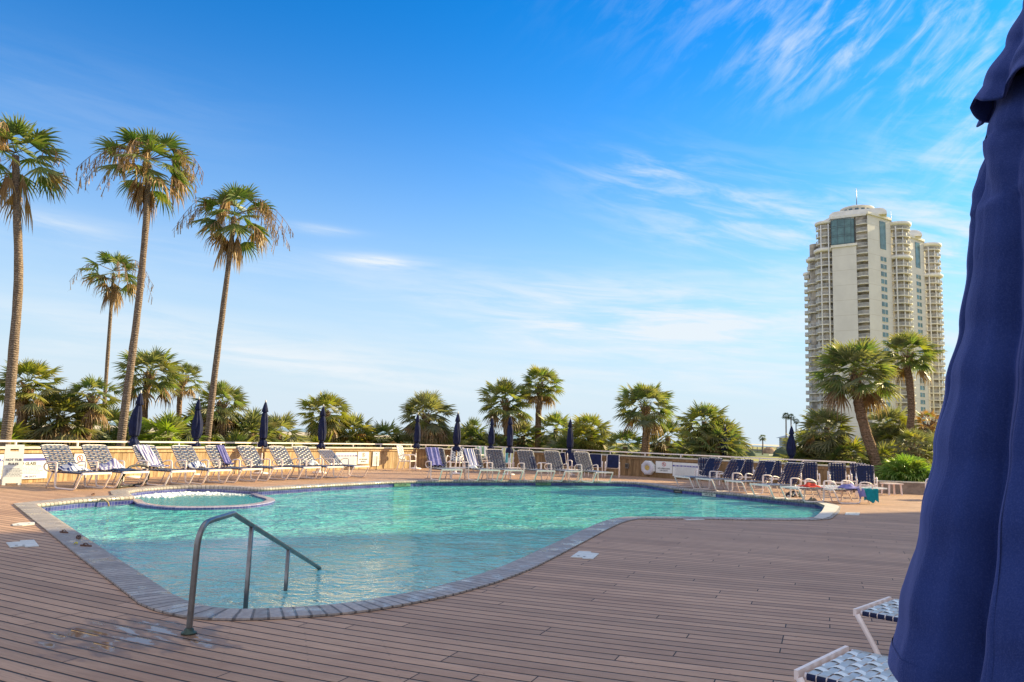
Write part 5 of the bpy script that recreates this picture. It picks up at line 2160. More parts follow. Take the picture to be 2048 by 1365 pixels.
# ------------------------------------------------------------------ palms
def fan_leaf(mb, base, dirv, pet, blade, n, span, droop, m=0, fold=0.3, sag=0.15, rnd=random, pm=None, free=0.40):
    "costapalmate fan: a petiole, a pleated hand that is fused near the hub and free, drooping tips"
    Z = V((0, 0, 1))
    d = V(dirv).normalized()
    right = d.cross(Z)
    if right.length < 0.1:
        a = rnd.uniform(0, 6.28)
        right = V((cos(a), sin(a), 0))
    right.normalize()
    tw = rnd.uniform(-0.5, 0.5)
    nrm = right.cross(d)
    right = right * cos(tw) + nrm * sin(tw)
    nrm = right.cross(d)
    hub = base + d * pet - Z * (sag * pet)
    w = 0.010 + 0.006 * pet
    a0, a1 = mb.vert(base - right * w, 0.15), mb.vert(base + right * w, 0.15)
    h = mb.vert(hub, 0.05)
    mb.face((a0, a1, h), m if pm is None else pm)
    bd = (d - Z * rnd.uniform(0.05, 0.35)).normalized()
    bn = right.cross(bd)
    ring = []
    lens = []
    for j in range(n + 1):
        a = -span / 2 + span * j / n
        lf = 0.78 + 0.22 * cos(a * 0.8)
        lens.append(lf)
        v = bd * cos(a) + right * sin(a)
        p = hub + v * (blade * free * lf) - bn * (fold * blade * free * abs(sin(a)) * 0.7) + bn * (0.022 * blade * (1 if j % 2 else -1))
        p = p - Z * (droop * blade * 0.10)
        ring.append(mb.vert(p, 0.45))
    for j in range(n):
        mb.face((h, ring[j], ring[j + 1]), m)
        a = -span / 2 + span * (j + 0.5) / n + rnd.uniform(-0.04, 0.04)
        lf = 0.5 * (lens[j] + lens[j + 1]) * rnd.uniform(0.88, 1.06)
        v = bd * cos(a) + right * sin(a)
        cdr = -bn * (fold * blade * abs(sin(a)) * 0.55)
        dd = droop * rnd.uniform(0.7, 1.35)
        p1 = hub + v * (blade * 0.72 * lf) + cdr * 0.85 - Z * (dd * blade * 0.22)
        p2 = hub + v * (blade * (1.0 - 0.12 * dd) * lf) + cdr - Z * (dd * blade * 0.62)
        wv = (V(mb.v[ring[j + 1]]) - V(mb.v[ring[j]])) * 0.30
        q0, q1 = mb.vert(p1 - wv, 0.7), mb.vert(p1 + wv, 0.7)
        tpt = mb.vert(p2, 1.0)
        mb.face((ring[j], ring[j + 1], q1, q0), m)
        mb.face((q0, q1, tpt), m)


def fan_crown(mb, c_, n_leaf, pet, blade, seg, span, rnd, top=85, low=-35, droop=0.35, mats=(0,), fold=0.3, squash=1.0):
    ga = 2.399963
    a0 = rnd.uniform(0, 6.28)
    for k in range(n_leaf):
        t = (k + 0.5) / n_leaf
        el = radians(top + (low - top) * t ** 0.85 + rnd.uniform(-7, 7))
        az = a0 + k * ga + rnd.uniform(-0.25, 0.25)
        d = V((cos(el) * cos(az), cos(el) * sin(az), sin(el) * squash))
        grow = 0.72 + 0.28 * min(1, t * 3)
        fan_leaf(mb, c_ + d * 0.06, d, pet * grow * rnd.uniform(0.6, 1.15), blade * grow * rnd.uniform(0.88, 1.1), seg, span * rnd.uniform(0.9, 1.05), droop * (0.6 + 0.9 * t), rnd.choice(mats), fold, 0.10 + 0.2 * t, rnd)


def dead_skirt(mb, c_, n, length, rnd, spread=0.35, m=0, zo=0.0):
    "hanging folded dead fans below a crown"
    for k in range(n):
        az = rnd.uniform(0, 6.28)
        el = radians(rnd.uniform(-86, -60))
        d = V((cos(el) * cos(az), cos(el) * sin(az), sin(el)))
        b_ = c_ + V((cos(az) * spread * 0.4, sin(az) * spread * 0.4, zo + rnd.uniform(-0.25, 0.1)))
        fan_leaf(mb, b_, d, length * rnd.uniform(0.25, 0.5), length * rnd.uniform(0.4, 0.65), 9, rnd.uniform(0.45, 1.0), 0.6, m, 0.9, 0.2, rnd)


def stalk(mb, c_, az, reach, rise, fall, rnd, m=0, tassels=16, tl=0.30):
    "arching flower stalk with hanging tassels"
    pts = []
    for i in range(9):
        t = i / 8
        r = reach * (t ** 0.8)
        z = rise * sin(min(1, t * 1.5) * pi / 2) * 1.0 - fall * max(0, t - 0.35) ** 1.6 * 2.0
        pts.append(c_ + V((cos(az) * r, sin(az) * r, z)))
    mb.tube(pts, [0.016 - 0.0012 * i for i in range(9)], 4, m)
    for k in range(tassels):
        t = rnd.uniform(0.35, 1.0)
        i = min(7, int(t * 8))
        p = pts[i].lerp(pts[i + 1], t * 8 - i)
        ln = tl * rnd.uniform(0.5, 1.3)
        sw = V((rnd.uniform(-1, 1), rnd.uniform(-1, 1), 0)) * 0.22 * ln
        q = p + sw + V((0, 0, -ln))
        w = V((rnd.uniform(-1, 1), rnd.uniform(-1, 1), 0)).normalized() * 0.010
        mb.face((mb.vert(p - w, .3), mb.vert(p + w, .3), mb.vert(q + w * 1.6, .9), mb.vert(q - w * 1.6, .9)), m)
        for e_ in range(2):
            p3 = p.lerp(q, rnd.uniform(0.2, 0.9))
            q3 = p3 + V((rnd.uniform(-1, 1), rnd.uniform(-1, 1), rnd.uniform(-1.4, -0.2))) * 0.42 * ln
            mb.face((mb.vert(p3 - w, .3), mb.vert(p3 + w, .3), mb.vert(q3, 1)), m)


def trunk(mb, pts, r0, r1, rnd, m=0, seg=12, flare=1.25, rough=0.05):
    P = smooth_path(pts, 6)
    n = len(P)
    rr = []
    for i in range(n):
        t = i / (n - 1)
        r = r0 + (r1 - r0) * t
        if t < 0.08:
            r *= 1 + (flare - 1) * (1 - t / 0.08)
        rr.append(r * (1 + rnd.uniform(-0.035, 0.035)))
    mb.tube(P, rr, seg, m, True, rough)


def px_path(pts, d, base):
    return [D(px, py, d) - base for px, py in pts]


GROUND_Z = -1.0
TALL = 'tall slender fan palms at the left'
SAB = 'cabbage palms behind the deck wall'
BUSH = 'low fan palm bushes behind the deck wall'


def base_of(px, py, d):
    p = D(px, py, d)
    return V((p.x, d, GROUND_Z))


def tall_palm(path, d, r0, r1, crown_r, label, seed, n_leaf=30, stalks=5, skirt=16, tan=True):
    rnd = random.Random(seed)
    b_ = base_of(*path[0], d)
    t = thing('tall_palm', label, 'palm', b_, 0, TALL)
    P = px_path(path, d, b_)
    P[0].z = 0
    mb = MB()
    trunk(mb, P, r0 * 0.62, r1 * 0.62, rnd, 0, 14)
    mb.build('trunk', MAT['trunk'], t)
    c_ = P[-1]
    mb = MB()
    fan_crown(mb, c_ + V((0, 0, 0.1)), n_leaf, crown_r * 0.53, crown_r * 0.52, 20, 3.5, rnd, 88, -30, 0.32, (0, 0, 0, 0, 1), 0.30)
    mb.build('crown', [LEAF['wash'], LEAF['sabal']], t)
    mb = MB()
    dead_skirt(mb, c_ + V((0, 0, -0.1)), skirt, crown_r * 0.9, rnd, 0.3)
    for k in range(7):
        az = rnd.uniform(0, 6.28)
        fan_leaf(mb, c_, V((cos(az), sin(az), 0.1 - 0.7 * rnd.random())), crown_r * 0.5, crown_r * 0.45, 11, 2.4, 1.0, 0, 0.5, 0.3, rnd)
    mb.build('dead_fronds', LEAF['dead'], t)
    mb = MB()
    for k in range(stalks):
        az = rnd.choice([rnd.uniform(2.6, 3.6), rnd.uniform(-0.5, 0.6), rnd.uniform(0, 6.28)])
        stalk(mb, c_ + V((0, 0, 0.1)), az, crown_r * rnd.uniform(0.95, 1.3), crown_r * rnd.uniform(0.1, 0.45), crown_r * rnd.uniform(0.5, 0.9), rnd, 0, 20, 0.38)
    mb.build('dry_stalks', LEAF['dead'], t)
    if tan:
        mb = MB()
        for k in range(4):
            az = -pi / 2 + rnd.uniform(-0.6, 0.5)
            stalk(mb, c_ + V((0, 0, 0.4)), az, crown_r * rnd.uniform(0.4, 0.62), crown_r * rnd.uniform(0.1, 0.3), crown_r * 0.72, rnd, 0, 60, 0.5)
        mb.build('flower_clusters', LEAF['tan'], t)
    return t


tall_palm([(8, 905), (14, 860), (27, 700), (37, 560), (34, 425), (31, 312)], 24.0, 0.27, 0.17, 1.92, 'tallest left fan palm, its crown cut by the left edge of the view', 3, 26, 10, 13)
tall_palm([(240, 905), (246, 850), (263, 720), (280, 580), (292, 440), (297, 325)], 26.0, 0.235, 0.15, 1.78, 'tall fan palm with the biggest tan flower clusters and a long dead skirt', 8, 26, 14, 15)
tall_palm([(412, 905), (418, 850), (433, 720), (447, 610), (459, 515), (468, 434)], 29.0, 0.215, 0.14, 1.78, 'tall fan palm standing rightmost of the slender ones, drooping brown stalks', 15, 24, 13, 15)
tall_palm([(203, 905), (206, 850), (212, 760), (219, 660), (224, 590), (227, 546)], 36.0, 0.16, 0.11, 1.60, 'smallest slender fan palm, low crown left of the second tall trunk', 23, 22, 6, 12, False)


def sabal(path, d, r0, crown_r, label, seed, leaf='sabal', n_leaf=46, gold=0.2, dead=8, boots=0.5, group=SAB, droop=0.15, name='cabbage_palm', low=-30):
    rnd = random.Random(seed)
    b_ = base_of(*path[0], d)
    t = thing(name, label, 'palm', b_, 0, group)
    P = px_path(path, d, b_)
    P[0].z = 0
    mb = MB()
    trunk(mb, P, r0 * 1.08, r0 * 0.95, rnd, 0, 12, 1.2, 0.07)
    mb.build('trunk', MAT['trunk2'], t)
    c_ = P[-1]
    ax = (P[-1] - P[-2]).normalized()
    mb = MB()
    for k in range(46):
        az = k * 2.4
        zz = -boots * rnd.random() * 1.2
        o = c_ + ax * zz
        dv = V((cos(az), sin(az), 0))
        q = o + dv * (r0 * 0.9)
        tip = o + dv * (r0 * 1.55 + 0.05) + V((0, 0, 0.22 + 0.1 * rnd.random()))
        sdv = V((-sin(az), cos(az), 0)) * 0.05
        mb.face((mb.vert(q - sdv), mb.vert(q + sdv), mb.vert(tip + sdv * 0.5), mb.vert(tip - sdv * 0.5)))
    mb.build('leaf_bases', MAT['boots'], t)
    mb = MB()
    mats = [0] * int(10 * (1 - gold)) + [1] * int(10 * gold) + [2] * 3
    fan_crown(mb, c_ + V((0, 0, 0.15)), int(n_leaf * 1.25), crown_r * 0.62, crown_r * 0.50, 20, 3.7, rnd, 86, low, droop, mats or [0], 0.42)
    mb.build('crown', [LEAF[leaf], LEAF['gold'], LEAF['sage']], t)
    if dead:
        mb = MB()
        for k in range(dead):
            az = rnd.uniform(0, 6.28)
            fan_leaf(mb, c_, V((cos(az), sin(az), rnd.uniform(-0.9, -0.3))), crown_r * 0.5, crown_r * 0.5, 12, 2.6, 0.9, 0, 0.6, 0.3, rnd)
        mb.build('dead_fronds', LEAF['dead'], t)
    return t


sabal([(30, 905), (36, 880), (44, 840), (46, 805), (56, 775)], 26.0, 0.155, 1.12, 'cabbage palm with yellowing fans behind the leftmost tall trunk', 31, 'sabal', 46, 0.4, 8)
sabal([(170, 905), (172, 890), (177, 850), (182, 822), (186, 800)], 27.0, 0.135, 1.0, 'cabbage palm with long bare leaf stems left of the smallest slender palm', 32, 'sabal', 30, 0.1, 5)
sabal([(284, 905), (286, 870), (289, 820), (292, 785), (301, 752)], 30.0, 0.13, 1.34, 'cabbage palm whose head rises right beside the second tall trunk', 33, 'sabal', 48, 0.3, 6)
sabal([(355, 905), (357, 850), (359, 800), (362, 778), (370, 762)], 34.0, 0.11, 0.86, 'small headed cabbage palm between the second and third tall trunks', 34, 'sabal', 34, 0.3, 8)
sabal([(446, 905), (446, 880), (446, 850), (445, 830), (444, 812)], 31.0, 0.16, 1.12, 'cabbage palm with a shaggy brown trunk just right of the third tall trunk', 35, 'sabal', 48, 0.25, 16)
sabal([(652, 905), (651, 885), (650, 860), (650, 845), (650, 830)], 36.0, 0.17, 1.30, 'broad dense cabbage palm behind the parasol right of the sea gap', 36, 'gold', 60, 0.5, 6, low=-60)
sabal([(856, 905), (856, 888), (854, 860), (853, 850), (852, 832)], 39.0, 0.20, 1.55, 'wide cabbage palm with a short thick dark trunk near the lone strap chair', 37, 'sage', 70, 0.2, 14, low=-70)
sabal([(1016, 905), (1015, 885), (1012, 850), (1011, 830), (1010, 806)], 41.0, 0.17, 1.55, 'cabbage palm with wide drooping fans left of the taller one at the centre', 38, 'sabal', 52, 0.3, 8)
sabal([(1077, 905), (1076, 880), (1077, 830), (1079, 800), (1081, 772)], 42.0, 0.17, 1.28, 'tallest cabbage palm at the centre, full round head above its neighbour', 39, 'sabal', 54, 0.3, 10)
sabal([(1290, 920), (1291, 895), (1293, 865), (1292, 845), (1290, 815)], 37.5, 0.19, 1.50, 'single round headed cabbage palm standing clear right of the centre', 40, 'sabal', 58, 0.25, 7)
sabal([(1759, 962), (1753, 935), (1734, 872), (1720, 820), (1715, 790), (1711, 748)], 31.5, 0.205, 1.75, 'big leaning cabbage palm in front of the tower, trunk curved to the right', 41, 'sabal', 64, 0.15, 8, 0.8)
sabal([(1818, 935), (1819, 880), (1823, 820), (1819, 765), (1815, 738), (1817, 712)], 35.0, 0.16, 1.36, 'upright cabbage palm in front of the right edge of the tower', 42, 'sabal', 50, 0.3, 6)
sabal([(1858, 930), (1857, 890), (1857, 862), (1858, 850)], 36.0, 0.20, 0.75, 'stubby palm with a dried orange head beside the near parasol', 43, 'orange', 22, 0.0, 6, 0.5)
sabal([(1843, 962), (1838, 935), (1832, 915), (1829, 898)], 32.0, 0.15, 0.95, 'short leaning palm above the soft green bush at the right', 44, 'sage', 40, 0.2, 6)


def bush(px, ytop, ybase, wpx, d, leaf, label, seed, n=60, dead=8, orange=0, up=1.0, name='fan_palm_bush', group=BUSH, droop=0.12):
    "several short stemless crowns that together fill the seen width"
    rnd = random.Random(seed)
    b_ = base_of(px, ybase, d)
    top = D(px, ytop, d)
    H = max(0.8, top.z - GROUND_Z)
    R_ = wpx / 2 / F * d
    t = thing(name, label, 'palm bush', b_, 0, group)
    mb, dm, stm = MB(), MB(), MB()
    k_c = max(2, int(R_ * 2.6))
    leaf_len = min(0.62 * H, 1.35)
    for k in range(k_c):
        a = rnd.uniform(0, 6.28)
        rr = (R_ - leaf_len * 0.55) * sqrt(rnd.random())
        rr = max(0, rr)
        x, y = rr * cos(a), rr * sin(a) * 0.7
        if k == 0:
            x, y, rr = 0, 0, 0
        hz_ = max(0.15, (H - leaf_len * 0.82) * (1 - 0.45 * (rr / max(R_, 0.1)) ** 2) * (1 if k == 0 else rnd.uniform(0.55, 1.0)))
        c_ = V((x, y, hz_))
        stm.tube([(x, y, 0), (x * 1.02, y, hz_ * 0.5), c_], [0.14, 0.13, 0.12], 8, 0, True, 0.1)
        fan_crown(mb, c_, int(n * 1.3) // k_c + 7, leaf_len * 0.56, leaf_len * 0.54, 18, 3.6, rnd, 84, -45 if hz_ > 0.7 else -5, droop, (0, 0, 0, 1, 2), 0.45)
        for q in range(dead // k_c + 1):
            az = rnd.uniform(0, 6.28)
            fan_leaf(dm, c_, V((cos(az), sin(az), rnd.uniform(-0.9, -0.1))), leaf_len * 0.45, leaf_len * 0.5, 10, 2.4, 0.8, 0, 0.6, 0.3, rnd)
    # ground skirt of young fans
    for k in range(int(R_ * 9)):
        x, y = rnd.uniform(-R_, R_) * 0.95, rnd.uniform(-0.9, 0.5)
        az = rnd.uniform(0, 6.28)
        fan_leaf(mb, V((x, y, 0.02)), V((cos(az) * 0.6, sin(az) * 0.6, rnd.uniform(0.5, 1.1))), rnd.uniform(0.5, 0.85), rnd.uniform(0.5, 0.75), 11, 3.2, 0.3, 0, 0.45, 0.1, rnd)
    mb.build('foliage', [LEAF[leaf], LEAF['gold' if leaf != 'fern' else 'bright'], LEAF['sage' if leaf != 'fern' else 'fern']], t)
    stm.build('stems', MAT['trunk2'], t)
    if dead:
        dm.build('dead_fronds', LEAF['dead'], t)
    if orange:
        om = MB()
        for k in range(orange):
            az = rnd.uniform(0, 6.28)
            fan_leaf(om, V((rnd.uniform(-.25, .25) + R_ * 0.35, -0.55, H * rnd.uniform(0.5, 0.72))), V((cos(az), sin(az), rnd.uniform(-0.4, 0.5))), 0.3, 0.5, 11, 3.0, 0.9, 0, 0.5, 0.3, rnd)
        om.build('orange_fronds', LEAF['orange'], t)
    return t


bush(5, 828, 905, 60, 25.5, 'bright', 'yellow green fan bush cut by the left edge of the view', 50, 40)
bush(112, 768, 905, 100, 27.0, 'sage', 'shaggy fan palm bush full of brown dead fronds left of the small slender trunk', 51, 60, 34)
bush(210, 800, 905, 60, 30.0, 'sabal', 'dark fan bush between the two slender trunks at the left', 52, 40, 6)
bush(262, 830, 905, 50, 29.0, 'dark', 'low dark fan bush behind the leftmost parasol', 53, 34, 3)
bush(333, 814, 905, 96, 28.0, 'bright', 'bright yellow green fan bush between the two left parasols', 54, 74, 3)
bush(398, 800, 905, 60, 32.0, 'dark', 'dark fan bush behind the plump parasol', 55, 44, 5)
bush(500, 812, 905, 70, 31.5, 'sabal', 'green fan bush left of the third parasol', 56, 50, 4)
bush(556, 818, 905, 68, 33.0, 'sage', 'grey green fan bush just left of the sea gap', 57, 46, 5)
bush(470, 848, 905, 70, 30.0, 'dark', 'low dark undergrowth of fans right of the third tall trunk', 58, 36, 6)
bush(705, 822, 905, 84, 37.0, 'gold', 'golden fan bush with an orange dead patch right of the fourth parasol', 59, 60, 6, 9)
bush(768, 834, 905, 70, 38.0, 'sabal', 'fan bush with an orange dead patch left of the wide cabbage palm', 60, 46, 4, 9)
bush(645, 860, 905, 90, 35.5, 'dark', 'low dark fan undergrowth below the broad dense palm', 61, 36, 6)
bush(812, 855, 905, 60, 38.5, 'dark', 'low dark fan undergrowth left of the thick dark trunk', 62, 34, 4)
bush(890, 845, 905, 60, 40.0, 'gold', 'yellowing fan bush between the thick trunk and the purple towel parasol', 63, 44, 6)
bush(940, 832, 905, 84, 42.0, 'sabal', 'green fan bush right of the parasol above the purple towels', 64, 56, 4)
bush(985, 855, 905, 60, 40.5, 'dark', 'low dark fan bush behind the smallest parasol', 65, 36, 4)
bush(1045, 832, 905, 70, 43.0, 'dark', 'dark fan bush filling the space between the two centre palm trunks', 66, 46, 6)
bush(1110, 818, 905, 70, 42.0, 'sabal', 'fan bush right of the tallest centre palm', 67, 52, 5)
bush(1180, 820, 908, 116, 39.5, 'gold', 'wide golden green fan bush right of the parasol above the sling chairs', 68, 84, 10)
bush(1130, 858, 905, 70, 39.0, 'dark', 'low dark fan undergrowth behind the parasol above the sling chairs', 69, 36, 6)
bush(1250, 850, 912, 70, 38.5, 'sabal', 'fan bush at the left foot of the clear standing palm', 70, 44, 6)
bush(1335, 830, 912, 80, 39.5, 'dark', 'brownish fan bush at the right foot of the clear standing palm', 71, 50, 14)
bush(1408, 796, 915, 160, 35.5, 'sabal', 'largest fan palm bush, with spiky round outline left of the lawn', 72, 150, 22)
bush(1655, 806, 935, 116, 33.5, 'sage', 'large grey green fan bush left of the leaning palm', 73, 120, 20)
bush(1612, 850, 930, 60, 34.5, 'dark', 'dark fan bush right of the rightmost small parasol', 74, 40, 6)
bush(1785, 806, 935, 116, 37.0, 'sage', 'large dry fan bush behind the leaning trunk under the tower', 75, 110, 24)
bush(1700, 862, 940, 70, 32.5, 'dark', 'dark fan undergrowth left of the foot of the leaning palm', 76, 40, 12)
bush(1770, 875, 940, 70, 33.5, 'sage', 'dry fan undergrowth right of the foot of the leaning palm', 77, 40, 14)
bush(1815, 897, 965, 110, 29.8, 'fern', 'soft bright green bush spilling over the low planter wall', 78, 130, 0, 0, 1.0, 'green_bush', None, 0.6)
bush(1880, 850, 950, 100, 34.0, 'sage', 'fan bush half hidden by the near parasol', 79, 60, 8)

# ------------------------------------------------------------------ far things on the lawn
def far_palm(px, ytop, ybase, d, r, label, seed):
    rnd = random.Random(seed)
    b_ = base_of(px, ybase, d)
    top = D(px, ytop, d)
    t = thing('distant_palm', label, 'palm', b_, 0, 'distant palms beyond the lawn')
    P = [V((0, 0, 0)), V((0.1, 0, (top.z - b_.z) * 0.5)), V((top.x - b_.x, 0, top.z - b_.z))]
    mb = MB()
    trunk(mb, P, r * 0.16, r * 0.12, rnd, 0, 8)
    mb.build('trunk', MAT['trunk'], t)
    mb = MB()
    fan_crown(mb, P[-1], 26, r * 0.45, r * 0.62, 9, 3.0, rnd, 80, -40, 0.4, (0,), 0.4)
    mb.build('crown', LEAF['dark'], t)


far_palm(1525, 875, 911, 190, 1.15, 'small single palm standing alone on the far lawn', 91)
far_palm(1572, 831, 900, 260, 1.7, 'taller left palm of the distant pair above the pavilion', 92)
far_palm(1582, 833, 900, 265, 1.6, 'right palm of the distant pair above the pavilion', 93)
far_palm(1592, 842, 900, 270, 1.4, 'lowest distant palm, right of the pair above the pavilion', 94)


def mound(name, label, cat, px, py, wpx, hpx, d, mat, depth=1.0):
    b_ = D(px, py, d)
    t_w, t_h = wpx / F * d, hpx / F * d
    mb = MB()
    n, k_ = 28, 8
    rnd = random.Random(int(px))
    rows = []
    for i in range(k_ + 1):
        ph = i / k_ * pi / 2
        rows.append([mb.vert((cos(ph) * t_w / 2 * cos(2 * pi * j / n) * (1 + rnd.uniform(-.06, .06)), cos(ph) * t_w / 2 * depth * sin(2 * pi * j / n), sin(ph) * t_h * (1 + rnd.uniform(-.12, .12)))) for j in range(n)])
    for i in range(k_):
        for j in range(n):
            mb.face((rows[i][j], rows[i][(j + 1) % n], rows[i + 1][(j + 1) % n], rows[i + 1][j]), 0, True)
    o = mb.build(name, mat)
    o.location = (b_.x, d, GROUND_Z - 0.02)
    return tag(o, label, cat)


mound('lawn_mound', 'dark rounded mound standing in for a dune shadow left of the lone far palm', 'shrub', 1500, 911, 26, 11.5, 165, MAT['hedge'], 0.7)  # solid dark mound added in place of a dune bump's shadow
mound('lawn_mound', 'long grey green clipped shrub below the far pavilion', 'shrub', 1566, 912, 40, 18, 168, MAT['hedge'], 0.7)
o = mound('rubble_heap', 'heap of pale brown rubble behind the lone far palm', 'heap', 1538, 907, 28, 12, 220, simple('brown_rubble', (0.34, 0.22, 0.14), 0.9, 0.5, 0.5, bump=1.0, bscale=1.5), 0.6)
# boardwalk
a, b_ = D(1400, 893, 330), D(1575, 897, 250)
t = thing('boardwalk', 'long weathered boardwalk on posts crossing behind the far lawn', 'boardwalk', (a.x, a.y, GROUND_Z))
u = V((b_.x - a.x, b_.y - a.y, 0))
za, zb = 0.35, 0.6
MAT['greywood'] = simple('weathered_grey_wood', (0.26, 0.23, 0.20), 0.9, 0.3, 1)
mb = MB()
mb.bar((0, 0, za), u + V((0, 0, zb)), 2.2, 0.45)
mb.build('planking', MAT['greywood'], t)
mb = MB()
mb.bar((0, 0, za + 1.15), u + V((0, 0, zb + 1.15)), 0.14, 0.14)
mb.bar((0, 0, za + 0.7), u + V((0, 0, zb + 0.7)), 0.08, 0.08)
mb.build('railing', MAT['greywood'], t)
for k in range(22):
    q = u * (k / 21)
    zz = za + (zb - za) * k / 21
    mb = MB()
    mb.box((q.x, q.y, (zz + 1.1) / 2), (0.2, 0.2, zz + 1.1))
    mb.build('post', MAT['greywood'], t)
# pavilion
p = D(1571, 905, 300)
t = thing('pavilion', 'small pale blue grey pavilion tower beyond the hedge', 'building', (p.x, p.y, GROUND_Z))
MAT['pav'] = simple('blue_grey_siding', (0.42, 0.47, 0.50), 0.8, 0.12, 0.6)
mb = MB()
mb.box((0, 0, 3.6), (3.6, 3.6, 3.4))
mb.build('upper_wall', MAT['pav'], t)
mb = MB()
mb.box((0.3, 0, 0.95), (5.4, 4.6, 1.9))
mb.build('lower_wall', MAT['signwhite'], t)
mb = MB()
mb.lathe([(3.6, 5.3), (3.5, 5.42), (0.1, 6.4)], 4)
mb.build('roof', MAT['pav'], t)
for x in (-1.0, 0.2, 1.3):
    mb = MB()
    mb.box((x, -1.82, 3.8), (0.7, 0.08, 2.0))
    mb.build('window', MAT['tower_pane'], t)
# ------------------------------------------------------------------ apartment towers
def arc_pts(cx, cy, r, a0, a1, n):
    return [(cx + r * cos(a0 + (a1 - a0) * k / n), cy + r * sin(a0 + (a1 - a0) * k / n)) for k in range(n + 1)]


def balcony(t, pts, z, rail_h=1.05, slab=0.28, back=0.0, name='balcony'):
    "slab along an open plan polyline (outer edge) closed at the back, with a railing on the edge"
    mb = MB()
    mb.prism(pts, z - slab, z, 0)
    P = [V((x, y, 0)) for x, y in pts]
    for a, b_ in zip(P, P[1:]):
        mb.bar(a + V((0, 0, z + rail_h)), b_ + V((0, 0, z + rail_h)), 0.09, 0.09, 1)
        mb.bar(a + V((0, 0, z + 0.12)), b_ + V((0, 0, z + 0.12)), 0.07, 0.07, 1)
        L = (b_ - a).length
        n = max(1, int(L / 0.32))
        for k in range(n):
            q = a + (b_ - a) * ((k + 0.5) / n)
            mb.bar(q + V((0, 0, z + 0.12)), q + V((0, 0, z + rail_h)), 0.10, 0.10, 1, V((0, 1, 0)))
    o = mb.build(name, [MAT['stucco_trim'], MAT['balcony_rail']], t)
    return o


def ccw(p):
    a = sum(p[i][0] * p[(i + 1) % len(p)][1] - p[(i + 1) % len(p)][0] * p[i][1] for i in range(len(p)))
    return p if a > 0 else p[::-1]


FLH = 2.56


